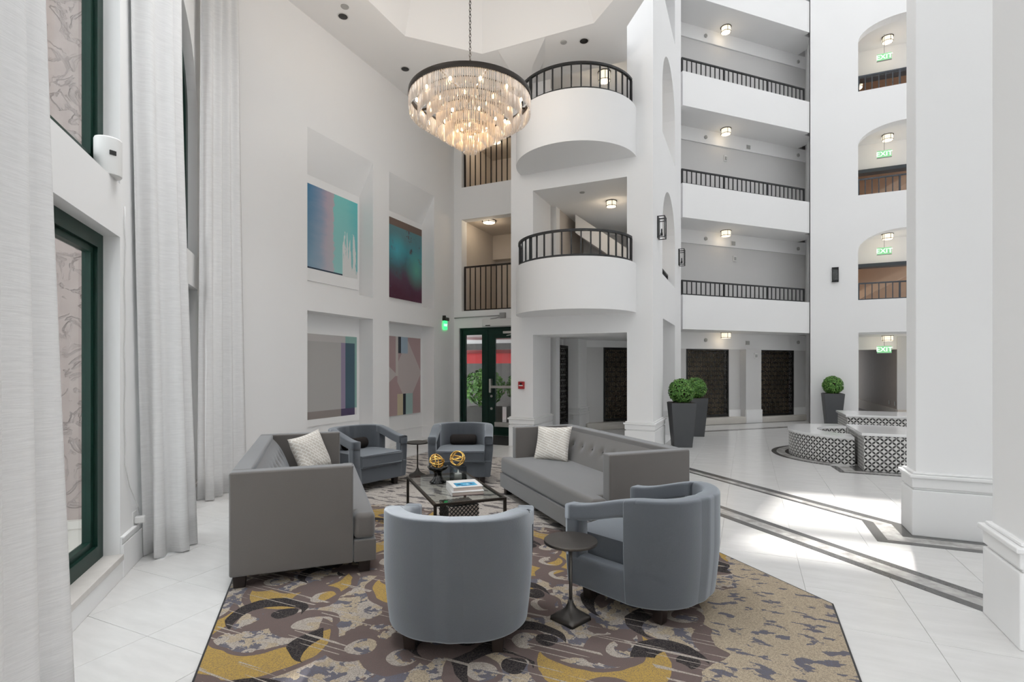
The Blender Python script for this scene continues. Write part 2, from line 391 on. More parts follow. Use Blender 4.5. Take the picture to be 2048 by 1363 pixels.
# 4 dusty pink with pale hexagon shapes
m, nt, b, UV, U, V = art_base('art_pink_shapes')
pink = (0.44, 0.315, 0.315); palec = (0.54, 0.475, 0.465)
hexd = math_n(nt, 'ADD', math_n(nt, 'MULTIPLY', math_n(nt, 'ABSOLUTE', math_n(nt, 'SUBTRACT', U, 0.66)), 1.0), math_n(nt, 'MULTIPLY', math_n(nt, 'ABSOLUTE', math_n(nt, 'SUBTRACT', V, 0.54)), 0.85))
hexm = math_n(nt, 'MULTIPLY', math_n(nt, 'LESS_THAN', hexd, 0.36), math_n(nt, 'GREATER_THAN', U, 0.40))
c = mixc(nt, hexm, pink, palec)
tri = math_n(nt, 'LESS_THAN', math_n(nt, 'ADD', U, math_n(nt, 'MULTIPLY', math_n(nt, 'ABSOLUTE', math_n(nt, 'SUBTRACT', V, 0.52)), 1.9)), 0.39)
c = mixc(nt, tri, c, (0.56, 0.51, 0.50))
c = mixc(nt, rectm(nt, U, V, 0.42, 0.49, 0.79, 2), c, (0.025, 0.032, 0.045))
c = mixc(nt, rectm(nt, U, V, 0.49, 0.66, 0.79, 2), c, (0.36, 0.46, 0.55))
c = mixc(nt, rectm(nt, U, V, 0.36, 0.42, 0.50, 2), c, (0.60, 0.56, 0.53))
c = mixc(nt, rectm(nt, U, V, 0.40, 0.54, -1, 0.27), c, (0.60, 0.52, 0.36))
c = mixc(nt, rectm(nt, U, V, 0.54, 0.61, -1, 0.27), c, (0.025, 0.03, 0.045))
c = mixc(nt, rectm(nt, U, V, 0.61, 0.79, -1, 0.27), c, (0.36, 0.50, 0.48))
lnk(nt, c, b.inputs['Base Color'])
# book cover: blue photograph on white
m, nt, b, UV, U, V = art_base('book_cover')
nb = noise(nt, UV, 4.0, 4)
pic = ramp(nt, nb, [(0.35, (0.02, 0.10, 0.22)), (0.5, (0.05, 0.36, 0.62)), (0.62, (0.20, 0.58, 0.78)), (0.7, (0.7, 0.8, 0.85))])
lnk(nt, mixc(nt, rectm(nt, U, V, 0.14, 0.86, 0.14, 0.62), (0.82, 0.81, 0.80), pic), b.inputs['Base Color'])
b.inputs['Roughness'].default_value = 0.25

# ------------------------------------------------------------------ geometry helpers
class MB:
    def __init__(s): s.v = []; s.f = []; s.uv = None
    def add(s, vs_, fs):
        o = len(s.v); s.v += [tuple(p) for p in vs_]; s.f += [tuple(i + o for i in f) for f in fs]; return s
    def box(s, x0, x1, y0, y1, z0, z1):
        return s.add([(x0, y0, z0), (x1, y0, z0), (x1, y1, z0), (x0, y1, z0), (x0, y0, z1), (x1, y0, z1), (x1, y1, z1), (x0, y1, z1)],
                     [(0, 3, 2, 1), (4, 5, 6, 7), (0, 1, 5, 4), (1, 2, 6, 5), (2, 3, 7, 6), (3, 0, 4, 7)])
    def prism(s, poly, z0, z1):
        n = len(poly)
        a = sum(poly[i][0] * poly[(i + 1) % n][1] - poly[(i + 1) % n][0] * poly[i][1] for i in range(n))
        if a < 0: poly = poly[::-1]
        vs_ = [(x, y, z0) for x, y in poly] + [(x, y, z1) for x, y in poly]
        fs = [tuple(range(n - 1, -1, -1)), tuple(range(n, 2 * n))] + [(i, (i + 1) % n, n + (i + 1) % n, n + i) for i in range(n)]
        return s.add(vs_, fs)
    def fbox(s, fr, a0, a1, k0, k1, z0, z1):        # box in a wall frame: a along, k towards the room
        return s.prism([fr(a0, k0), fr(a1, k0), fr(a1, k1), fr(a0, k1)], z0, z1)
    def hull8(s, b, t):                              # 4 bottom points, 4 top points (ccw from above)
        return s.add(list(b) + list(t), [(0, 3, 2, 1), (4, 5, 6, 7), (0, 1, 5, 4), (1, 2, 6, 5), (2, 3, 7, 6), (3, 0, 4, 7)])
    def bar(s, p, q, w_, h_=None):                   # square bar from p to q
        p = Vector(p); q = Vector(q); h_ = h_ or w_
        d = (q - p).normalized(); up = Vector((0, 0, 1)) if abs(d.z) < 0.95 else Vector((1, 0, 0))
        r = d.cross(up).normalized() * w_ / 2; t = r.cross(d).normalized() * h_ / 2
        c = [-r - t, r - t, r + t, -r + t]
        return s.add([p + x for x in c] + [q + x for x in c], [(0, 3, 2, 1), (4, 5, 6, 7), (0, 1, 5, 4), (1, 2, 6, 5), (2, 3, 7, 6), (3, 0, 4, 7)])
    def tube(s, pts, r, n=8, closed=False):
        pts = [Vector(p) for p in pts]; m = len(pts); rings = []
        for i, p in enumerate(pts):
            a = pts[(i - 1) % m] if closed or i else p; b_ = pts[(i + 1) % m] if closed or i < m - 1 else p
            d = (b_ - a).normalized(); up = Vector((0, 0, 1)) if abs(d.z) < 0.9 else Vector((1, 0, 0))
            x = d.cross(up).normalized(); y = x.cross(d).normalized()
            rr = r[i] if isinstance(r, (list, tuple)) else r
            rings.append([p + (x * math.cos(2 * PI * k / n) + y * math.sin(2 * PI * k / n)) * rr for k in range(n)])
        vs_ = [v for g in rings for v in g]; fs = []
        for i in range(m if closed else m - 1):
            j = (i + 1) % m
            for k in range(n): fs.append((i * n + k, i * n + (k + 1) % n, j * n + (k + 1) % n, j * n + k))
        if not closed: fs += [tuple(range(n - 1, -1, -1)), tuple(range((m - 1) * n, m * n))]
        return s.add(vs_, fs)
    def lathe(s, prof, n=24, c=(0, 0, 0)):
        vs_ = []; fs = []
        for r, z in prof:
            for k in range(n):
                a = 2 * PI * k / n; vs_.append((c[0] + r * math.cos(a), c[1] + r * math.sin(a), c[2] + z))
        for i in range(len(prof) - 1):
            for k in range(n): fs.append((i * n + k, i * n + (k + 1) % n, (i + 1) * n + (k + 1) % n, (i + 1) * n + k))
        fs.append(tuple(range(n - 1, -1, -1))); m = (len(prof) - 1) * n; fs.append(tuple(range(m, m + n)))
        return s.add(vs_, fs)
    def sphere(s, c, r, n=12, m=8, sz=1.0):
        return s.lathe([(max(1e-4, r * math.sin(PI * i / m)), -r * sz * math.cos(PI * i / m)) for i in range(m + 1)], n, c)
    def build(s, name, mat, parent=None, world=False, smooth=False, bevel=0, seg=2, subsurf=0):
        me = bpy.data.meshes.new(name)
        vs_ = s.v
        if world and parent is not None:
            inv = world_matrix(parent).inverted(); vs_ = [inv @ Vector(v) for v in vs_]
        me.from_pydata([tuple(v) for v in vs_], [], s.f)
        if s.uv:
            l = me.uv_layers.new(name='UVMap')
            for i, q in enumerate(s.uv): l.data[i].uv = q
        bm = bmesh.new(); bm.from_mesh(me)
        if not s.uv: bmesh.ops.recalc_face_normals(bm, faces=bm.faces)
        if bevel:
            bmesh.ops.remove_doubles(bm, verts=bm.verts, dist=1e-5)
            bmesh.ops.bevel(bm, geom=list(bm.edges), offset=bevel, segments=seg, profile=0.5, affect='EDGES', clamp_overlap=True)
        bm.to_mesh(me); bm.free()
        me.materials.append(M[mat] if isinstance(mat, str) else mat)
        if smooth:
            for p in me.polygons: p.use_smooth = True
        o = bpy.data.objects.new(name, me); COL.objects.link(o)
        if smooth and smooth != 'all':
            md = o.modifiers.new('wn', 'WEIGHTED_NORMAL'); md.keep_sharp = False
        if parent is not None: o.parent = parent
        return o
def world_matrix(o):
    return Matrix.Translation(o.location) @ o.rotation_euler.to_matrix().to_4x4() if o.parent is None else world_matrix(o.parent) @ (Matrix.Translation(o.location) @ o.rotation_euler.to_matrix().to_4x4())
def thing(name, label, cat, loc=(0, 0, 0), rz=0, group=None):
    o = bpy.data.objects.new(name, None); COL.objects.link(o); o.location = loc; o.rotation_euler = (0, 0, rz)
    o.empty_display_size = 0.1
    o['label'] = label; o['category'] = cat
    if group: o['group'] = group
    return o
def tag(o, label, cat, group=None):
    o['label'] = label; o['category'] = cat
    if group: o['group'] = group
    return o
def struct(o, label=None):
    o['kind'] = 'structure'
    if label: o['label'] = label
    return o
def base(o, loc):                                     # move a mesh's origin to loc, geometry stays
    l = Vector(loc)
    for v in o.data.vertices: v.co -= l
    o.location = l; return o
def copy_tree(o, parent=None):
    c = o.copy(); COL.objects.link(c); c.parent = parent
    for ch in [x for x in bpy.data.objects if x.parent == o]: copy_tree(ch, c)
    return c
R2 = math.sqrt(0.5)
def FW(s, n): return (-s * R2 + n * R2, s * R2 + n * R2)          # window wall: s away from camera, n into the room
def FC(a, k): return (a * R2 + k * R2, a * R2 - k * R2)           # corridor: a along (1,1), k towards the camera
def FY(Y0):
    return lambda a, k: (a, Y0 - k)                                # walls facing -Y
def FX(X0):
    return lambda a, k: (X0 + k, a)                                # walls facing +X
def wall2d(name, outer, holes, fr, thick, mat, k0=0.0, parent=None):
    cu = bpy.data.curves.new(name, 'CURVE'); cu.dimensions = '2D'; cu.fill_mode = 'BOTH'; cu.extrude = thick / 2
    for poly in [outer] + holes:
        sp = cu.splines.new('POLY'); sp.points.add(len(poly) - 1); sp.use_cyclic_u = True
        for p, q in zip(sp.points, poly): p.co = (q[0], q[1], 0, 1)
    ob = bpy.data.objects.new(name, cu); COL.objects.link(ob)
    dg = bpy.context.evaluated_depsgraph_get()
    me = bpy.data.meshes.new_from_object(ob.evaluated_get(dg))
    bpy.data.objects.remove(ob); bpy.data.curves.remove(cu)
    for v in me.vertices:
        a, z, t = v.co
        x, y = fr(a, k0 + t - thick / 2); v.co = (x, y, z)
    bm = bmesh.new(); bm.from_mesh(me); bmesh.ops.remove_doubles(bm, verts=bm.verts, dist=1e-5); bmesh.ops.recalc_face_normals(bm, faces=bm.faces); bm.to_mesh(me); bm.free()
    me.materials.clear(); me.materials.append(M[mat])
    for p in me.polygons: p.use_smooth = False
    me.name = name
    o = bpy.data.objects.new(name, me); COL.objects.link(o)
    if parent is not None: o.parent = parent
    return o
def rect(a0, a1, z0, z1): return [(a0, z0), (a1, z0), (a1, z1), (a0, z1)]
def arch(a0, a1, z0, zs, rise, n=20):
    c = (a0 + a1) / 2; r = (a1 - a0) / 2
    return [(a0, z0), (a1, z0)] + [(c + r * math.cos(PI * i / n), zs + rise * math.sin(PI * i / n)) for i in range(n + 1)]

def planz(name, outer, holes, z0, z1, mat):
    o = wall2d(name, outer, holes, lambda a, k: (a, k), 0.02, mat)
    for v in o.data.vertices:                         # (a, k, z) -> horizontal slab
        a, k, z = v.co; v.co = (a, z, z0 if k < -0.01 else z1)
    bm = bmesh.new(); bm.from_mesh(o.data); bmesh.ops.recalc_face_normals(bm, faces=bm.faces); bm.to_mesh(o.data); bm.free()
    return o
# ------------------------------------------------------------------ floor, tiles, borders, rug
TZ = 0.572
floor = struct(MB().box(-9, 9, -2.2, 26, -0.25, -0.004).build('floor', 'grout'))
F2 = (-math.sin(YAW), math.cos(YAW)); Rr = (math.cos(YAW), math.sin(YAW))
def pix(x, y, z=0.0):
    d = x * F2[0] + y * F2[1]
    if d < 0.3: return None
    return 1024 + 1044.7 * (x * Rr[0] + y * Rr[1]) / d, 736.6 + (1.5 - z) * 1044.7 / d, d
RUG = [(-5.2, 4.44), (-5.2, 7.9), (-3.56, 7.9), (0.49, 3.85), (0.49, 0.3), (-1.06, 0.3)]
def inside(poly, x, y):
    c = False; n = len(poly)
    for i in range(n):
        x0, y0 = poly[i]; x1, y1 = poly[(i + 1) % n]
        if (y0 > y) != (y1 > y) and x < (x1 - x0) * (y - y0) / (y1 - y0) + x0: c = not c
    return c
tm = MB().box(0.0015, TZ - 0.0015, 0.0015, TZ - 0.0015, -0.02, 0.0).build('tile', 'floor_tile', floor, bevel=0.0012, seg=1)
near, rest = [], []
for i in range(-16, 14):
    for j in range(-9, 30):
        x, y = 0.36 + i * TZ, 4.12 + j * TZ; cx, cy = x + TZ / 2, y + TZ / 2
        if cx + cy < -2.2 or cx < -6.5 or cy > 17.5: continue
        if all(inside(RUG, px, py) for px, py in ((x, y), (x + TZ, y), (x, y + TZ), (x + TZ, y + TZ))): continue
        p = pix(cx, cy)
        vis = p and -80 < p[0] < 2130 and p[1] < 1440 and not (cx < -1.9 and cy > 9.6 and not cx < -4.3) and not (cx < -3.8 and cy > 10.6)
        (near if vis else rest).append((p[2] if p else 99, x, y))
near.sort()
rest += near[298:]; near = near[:298]
for k, (d, x, y) in enumerate(near):
    o = tm if k == 0 else tm.copy()
    if k: COL.objects.link(o)
    o.location = (x, y, 0)
mb = MB()
for d, x, y in rest: mb.box(x + 0.0015, x + TZ - 0.0015, y + 0.0015, y + TZ - 0.0015, -0.02, 0.0)
o = mb.build('far_tiles', 'floor_tile', floor); o['kind'] = 'stuff'

def strip(poly, mat):
    return MB().prism(poly, -0.003, 0.0022).build('border_strip', mat, floor)
def dstrip(k0, k1, x0, x1, mat):       # between x+y=k0 and x+y=k1
    strip([(x0, k0 - x0), (x1, k0 - x1), (x1, k1 - x1), (x0, k1 - x0)], mat)
for k0, k1, mt in ((5.46, 5.575, 'border_dark'), (5.575, 5.77, 'border_light'), (5.77, 5.885, 'border_dark')): dstrip(k0, k1, -2.9, 2.0, mt)
xb = 1.03
strip([(-1.6, 7.16 + 1.6), (1.03, 6.13), (1.03, 5.44), (3.2, 5.44), (3.2, 5.52), (1.12, 5.52), (1.12, 6.10), (-1.6, 7.225 + 1.6)], 'border_dark')
strip([(-1.6, 7.225 + 1.6), (1.12, 6.105), (1.12, 5.52), (3.2, 5.52), (3.2, 5.68), (1.265, 5.68), (1.265, 6.085), (-1.6, 7.35 + 1.6)], 'border_light')
strip([(-1.6, 7.35 + 1.6), (1.265, 6.085), (1.265, 5.68), (3.2, 5.68), (3.2, 5.80), (1.40, 5.80), (1.40, 6.10), (-1.6, 7.52 + 1.6)], 'border_dark')
for k0, k1, mt in ((14.06, 14.14, 'border_dark'), (14.14, 14.24, 'border_light'), (14.24, 14.32, 'border_dark'), (15.60, 15.74, 'border_dark')):
    strip([(-1.45, k0 - 1.45), (1.52, k0 + 1.52), (1.52, k1 + 1.52), (-1.45, k1 - 1.45)], mt)
rug = MB().prism(RUG, 0.0, 0.013).build('rug', 'rug_pile', bevel=0.004, seg=1)
tag(rug, 'patterned carpet of beige, mauve, gold and black swirls under the seating', 'rug')
rc = []
for i in range(len(RUG)):
    p, q = RUG[i], RUG[(i + 1) % len(RUG)]; rc.append((p, q))
mb = MB()
for p, q in rc: mb.bar((p[0], p[1], 0.006), (q[0], q[1], 0.006), 0.014, 0.012)
mb.build('edge_binding', 'rail_black', rug, True)

# ------------------------------------------------------------------ window wall (left)
WN = -1.301
HT = 18.5
fw = lambda s, k: FW(s, WN + k)
wins = [(2.43, 4.494), (5.09, 7.15), (-0.23, 1.83)]  # third window is out of view, added to let in daylight
holes = []
for s0, s1 in wins:
    holes.append(rect(s0, s1, 0.17, 2.44)); holes.append(arch(s0, s1, 2.82, 4.45, 1.03))
wl = struct(wall2d('wall_left', rect(-1.5, 7.62, 0, 7.4), holes, fw, 0.16, 'white_wall'))
for wi, (s0, s1) in enumerate(wins):
    win = bpy.data.objects.new('window_%d' % (wi + 1), None); COL.objects.link(win)
    win.location = (*FW((s0 + s1) / 2, WN - 0.13), 0.17); struct(win, 'tall green-framed window with an arched upper light, %s' % ('nearer one in view', 'farther one in view', 'unseen and added to let in daylight')[wi])
    fb = 0.10
    # lower frame and sash
    z0, z1 = 0.17, 2.44
    for nm, out_, inn, th, kk, mt in (
        ('frame', rect(s0, s1, z0, z1), [rect(s0 + fb, s1 - fb, z0 + fb, z1 - fb)], 0.09, -0.10, 'green_paint'),
        ('sash', rect(s0 + fb, s1 - fb, z0 + fb, z1 - fb), [rect(s0 + fb + .045, s1 - fb - .045, z0 + fb + .045, z1 - fb - .045)], 0.05, -0.125, 'green_paint'),
        ('upper_frame', arch(s0, s1, 2.82, 4.45, 1.03), [arch(s0 + fb, s1 - fb, 2.82 + fb, 4.45, 1.03 - fb)], 0.09, -0.10, 'green_paint'),
        ('upper_sash', arch(s0 + fb, s1 - fb, 2.82 + fb, 4.45, 1.03 - fb), [arch(s0 + fb + .045, s1 - fb - .045, 2.82 + fb + .045, 4.45, 1.03 - fb - .045)], 0.05, -0.125, 'green_paint'),
        ('pane', rect(s0 + fb + .04, s1 - fb - .04, z0 + fb + .04, z1 - fb - .04), [], 0.008, -0.146, 'window_glass'),
        ('upper_pane', arch(s0 + fb + .04, s1 - fb - .04, 2.82 + fb + .04, 4.45, 1.03 - fb - .04), [], 0.008, -0.146, 'window_glass')):
        o = wall2d(nm, out_, inn, fw, th, mt, kk)
        for v in o.data.vertices: v.co -= win.location
        o.parent = win
    MB().fbox(fw, s0 + .001, s1 - .001, -0.10, 0.025, 0.128, 0.172).build('window_sill', 'sill_stone', win, True, bevel=0.004)
# baseboard of the window wall
def baseboard(mb, fr, a0, a1, h, k=0.0, t=0.022, lines=True):
    mb.fbox(fr, a0, a1, k, k + t, 0, h * 0.80)
    mb.fbox(fr, a0, a1, k, k + t * 0.55, h * 0.80, h * 0.955)
    mb.fbox(fr, a0, a1, k, k + t * 1.25, h * 0.955, h)
mb = MB()
baseboard(mb, fw, 4.494, 5.09, 0.295); baseboard(mb, fw, 7.15, 7.46, 0.295)
mb.fbox(fw, -0.23, 1.83, 0, 0.018, 0, 0.127); baseboard(mb, fw, 1.83, 2.43, 0.295); mb.fbox(fw, 2.43, 4.494, 0, 0.018, 0, 0.127); mb.fbox(fw, 5.09, 7.15, 0, 0.018, 0, 0.127)
struct(mb.build('baseboard_left', 'white_paint', bevel=0.003, seg=1))
# stucco wall seen through the glass
mb = MB(); mb.prism([FW(4.86, -1.47), FW(4.86, -5.2), FW(5.06, -5.2), FW(5.06, -1.47)], -0.2, 7.0)
struct(mb.build('wall_exterior', 'stucco_pink'))
mb = MB(); mb.prism([FW(4.83, -1.47), FW(4.83, -5.2), FW(4.86, -5.2), FW(4.86, -1.47)], -0.2, 0.30); mb.prism([FW(4.815, -1.47), FW(4.815, -5.2), FW(4.86, -5.2), FW(4.86, -1.47)], 0.30, 0.36); mb.prism([FW(4.82, -1.47), FW(4.82, -5.2), FW(4.86, -5.2), FW(4.86, -1.47)], 0.12, 0.15)
struct(mb.build('baseboard_exterior', 'beige_ledge'))

# ------------------------------------------------------------------ art wall
XA, XBK = -6.2, -6.51
fa_ = FX(XA)
nY = [(6.06, 7.61), (8.08, 9.64)]
wa = struct(wall2d('wall_art', rect(4.2, 10.6, 0, 7.2), [rect(a, b_, 0.001, 2.40) for a, b_ in nY] + [rect(a, b_, 2.79, 5.24) for a, b_ in nY], fa_, 0.31, 'white_wall'))
mb = MB().box(XBK - 0.1, XBK, 4.2, 10.6, 0, 7.2)
for a, b_ in nY:
    mb.add([(XBK, a, 4.65), (XBK, b_, 4.65), (XA, b_, 5.24), (XA, a, 5.24), (XBK, a, 5.24), (XBK, b_, 5.24)], [(0, 1, 2, 3), (3, 2, 5, 4), (0, 3, 4), (1, 5, 2), (0, 4, 5, 1)])
struct(mb.build('wall_niche', 'white_wall'))
mb = MB()
fb_ = FX(XBK)
baseboard(mb, fa_, 4.36, 6.06, 0.30); baseboard(mb, fa_, 7.61, 8.08, 0.30); baseboard(mb, fa_, 9.64, 10.48, 0.30)
for a, b_ in nY:
    baseboard(mb, fb_, a, b_, 0.25)
    for yy in (b_ - 0.02,): mb.box(XBK, XA, yy, yy + 0.02, 0, 0.245); 
struct(mb.build('baseboard_art', 'white_paint'))

# ------------------------------------------------------------------ door wall
YD = 10.49
fd = FY(YD)
struct(wall2d('wall_door', rect(-6.4, -3.7, 0, 7.0), [rect(-6.07, -4.2, 0.001, 2.43), rect(-6.0, -4.2, 2.82, 4.92), rect(-6.0, -4.2, 5.66, 6.9)], fd, 0.24, 'white_wall'))
mb = MB()
for z0, z1 in ((2.55, 2.80), (4.98, 5.64)):
    mb.box(-6.2, -3.8, 10.74, 12.8, z0, z1)
mb.box(-6.35, -3.7, 12.5, 12.7, 2.6, 7.2); mb.box(-6.35, -6.1, 10.74, 12.6, 2.6, 7.2); mb.box(-3.9, -3.7, 10.74, 12.6, 2.6, 7.2)
mb.box(-6.2, -3.8, 10.74, 12.8, 6.95, 7.15)
struct(mb.build('wall_hall', 'cream_wall'))
mb = MB(); mb.box(-6.1, -3.9, 12.30, 12.5, 4.35, 4.98); mb.box(-6.1, -3.9, 12.3, 12.5, 6.3, 6.95)
struct(mb.build('trim_1', 'cream_wall'))

# ------------------------------------------------------------------ balcony block
YB, XS = 9.25, -1.49
fbk = FY(YB)
struct(wall2d('wall_balcony', rect(-4.19, XS, 0, HT), [rect(-3.73, -1.94, 0.001, 2.14), rect(-3.73, -1.94, 2.58, 4.89), rect(-3.73, -1.94, 5.32, 7.62)], fbk, 0.98, 'white_wall'))
fs_ = FX(XS)
struct(wall2d('wall_side', rect(10.23, 13.40, 0, HT), [rect(10.42, 12.26, 0.001, 2.47), arch(10.34, 12.26, 3.32, 4.20, 0.94), arch(10.34, 12.26, 6.06, 6.94, 0.94), arch(10.34, 12.26, 8.80, 9.68, 0.94)], fs_, 0.34, 'white_wall'))
mb = MB()
for z0, z1 in ((2.20, 2.58), (4.94, 5.32), (7.68, 8.06)):
    mb.box(-4.0, XS - 0.34, 10.23, 13.6, z0, z1)
mb.box(-4.15, -3.95, 10.23, 13.6, 2.3, HT); mb.box(-4.1, XS - 0.02, 13.4, 13.6, 2.58, HT); mb.box(-4.0, XS - 0.34, 10.23, 13.6, 10.42, 10.8)
struct(mb.build('wall_stairhall', 'white_wall'))
mb = MB()
for zb in (2.58, 5.32):
    mb.hull8([(-3.5, 11.2, zb + 1.95), (-1.9, 11.2, zb + 0.75), (-1.9, 12.6, zb + 0.75), (-3.5, 12.6, zb + 1.95)],
             [(-3.5, 11.2, zb + 2.36), (-1.9, 11.2, zb + 1.15), (-1.9, 12.6, zb + 1.15), (-3.5, 12.6, zb + 2.36)])
struct(mb.build('stair_flight', 'white_wall'))
# tall bases of the piers
def pier_base(mb, x0, x1, y0, y1, h=0.57, t=0.035):
    mb.box(x0 - t, x1 + t, y0 - t, y1 + t, 0, h * 0.72)
    mb.box(x0 - t * .55, x1 + t * .55, y0 - t * .55, y1 + t * .55, h * .72, h * .755)
    mb.box(x0 - t, x1 + t, y0 - t, y1 + t, h * .755, h * 0.91)
    mb.box(x0 - t * 1.6, x1 + t * 1.6, y0 - t * 1.6, y1 + t * 1.6, h * .91, h * .965)
    mb.box(x0 - t * .8, x1 + t * .8, y0 - t * .8, y1 + t * .8, h * .965, h)
mb = MB(); pier_base(mb, -4.19, -3.73, YB, 10.23); struct(mb.build('baseboard_pier', 'white_paint', bevel=0.006))
mb = MB(); pier_base(mb, -1.94, XS, YB, 10.42); struct(mb.build('baseboard_pier', 'white_paint', bevel=0.006))
mb = MB(); pier_base(mb, XS - 0.34, XS, 12.26, 13.3); struct(mb.build('baseboard_pier', 'white_paint', bevel=0.006))
# semicircular balconies
BC = (-2.88, YB); BR = 1.10
for bi, (z0, z1) in enumerate(((2.48, 3.34), (5.22, 6.08))):
    n = 40; po, pi_ = [], []
    for i in range(n + 1):
        a = PI + PI * i / n
        po.append((BC[0] + BR * math.cos(a), BC[1] + BR * math.sin(a))); pi_.append((BC[0] + (BR - .1) * math.cos(a), BC[1] + (BR - .1) * math.sin(a)))
    mb = MB()
    vs_ = []; fs2 = []
    for i in range(n + 1):
        vs_ += [(*po[i], z0), (*po[i], z1), (*pi_[i], z1), (*pi_[i], z0 + .1)]
    for i in range(n):
        a, b_ = i * 4, i * 4 + 4
        fs2 += [(a, b_, b_ + 1, a + 1), (a + 1, b_ + 1, b_ + 2, a + 2), (a + 2, b_ + 2, b_ + 3, a + 3)]
    fs2 += [(0, 1, 2, 3), tuple(n * 4 + q for q in (3, 2, 1, 0)), tuple(i * 4 for i in range(n, -1, -1)), tuple(i * 4 + 3 for i in range(n + 1))]
    mb.add(vs_, fs2)
    o = mb.build('balcony_parapet', 'white_wall', smooth=True)
    struct(o, 'white semicircular balcony parapet, %s of the two' % ('lower' if bi == 0 else 'upper'))
    o.modifiers.clear(); 
    for p in o.data.polygons: p.use_smooth = False
    md = o.modifiers.new('e', 'EDGE_SPLIT'); md.split_angle = math.radians(30)
    for p in o.data.polygons: p.use_smooth = True

# ------------------------------------------------------------------ corridor galleries
KP, KB = -14.85 * R2, -16.12 * R2      # k coordinate of parapet face and back wall
a0c, a1c = (-1.43 + 13.42) * R2, (1.55 + 16.40) * R2
fcp = lambda a, k: FC(a, KP + k)
fcb = lambda a, k: FC(a, KB + k)
LV = [2.47, 5.215, 7.96, 10.705]
for i, z in enumerate(LV):
    mb = MB(); mb.fbox(fcp, a0c - .02, a1c, -0.16, 0, z, z + 0.845)
    struct(mb.build('gallery_parapet', 'white_wall'))
    mb = MB(); mb.fbox(fcp, a0c - 1.6, a1c + .6, -1.1, -0.16, z, z + 0.16)
    struct(mb.build('gallery_ceiling', 'white_wall'))
mb = MB(); mb.fbox(fcp, a0c - .02, a1c, -0.3, 0, 13.4, HT); struct(mb.build('wall_gallery_top', 'white_wall'))  # unseen upper wall, put in to block stray sun
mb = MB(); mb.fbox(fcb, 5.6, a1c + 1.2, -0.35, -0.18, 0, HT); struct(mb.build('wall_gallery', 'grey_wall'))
mb = MB()
for i, z in enumerate(LV):
    zz = z - (0.44 if i == 0 else 0.36)
    mb.fbox(fcb, 6.2, a1c + .98, -0.18, 0.02, zz, z)
struct(mb.build('gallery_soffit', 'white_wall'))
mb = MB()
for i in (1, 2, 3): mb.fbox(fcb, 6.2, a1c + .98, -0.18, -0.02, LV[i] - 2.58, LV[i] - 0.36)
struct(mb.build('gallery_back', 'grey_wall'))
def ac(X, K=16.12): return (2 * X + K) * R2
# ground level: pilasters and ledge
mb = MB()
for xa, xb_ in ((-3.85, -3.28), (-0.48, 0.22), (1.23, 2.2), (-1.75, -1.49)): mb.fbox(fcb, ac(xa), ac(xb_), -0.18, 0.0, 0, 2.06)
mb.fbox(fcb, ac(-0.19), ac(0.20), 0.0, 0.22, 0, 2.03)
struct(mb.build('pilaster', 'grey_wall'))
mb = MB()
mb.fbox(fcb, ac(-0.48), ac(-0.19), 0, 0.03, 0, .36); mb.fbox(fcb, ac(-0.20), ac(0.21), 0.2, 0.25, 0, 0.36); mb.fbox(fcb, ac(1.23), ac(1.9), 0, 0.03, 0, 0.36)
struct(mb.build('baseboard_gallery', 'white_paint', bevel=0.005, seg=1))
mb = MB(); mb.fbox(fcb, ac(-3.7), ac(-0.19), -0.1, 0.24, 0, 0.17); mb.fbox(fcb, ac(0.22), ac(1.9), -0.1, 0.24, 0, 0.15)
struct(mb.build('gallery_ledge', 'beige_ledge', bevel=0.01))
# corner pier and side wall seen through the ground opening
mb = MB(); mb.box(-3.98, -3.61, 11.8, 13.1, 0, 2.2); struct(mb.build('corner_pier', 'white_wall'))
mb = MB(); mb.box(-4.02, -3.57, 11.76, 13.14, 0, 0.42); mb.box(-4.04, -3.55, 11.74, 13.16, 0.42, 0.46)
mb.box(-4.01, -3.58, 11.77, 13.13, 0.46, 0.55); mb.box(-4.04, -3.55, 11.74, 13.16, 0.55, 0.58)
struct(mb.build('baseboard_corner', 'white_paint', bevel=0.005, seg=1))
mb = MB(); mb.box(-4.2, -4.02, 10.2, 11.8, 0, 2.2); struct(mb.build('wall_screen_back', 'grey_wall'))
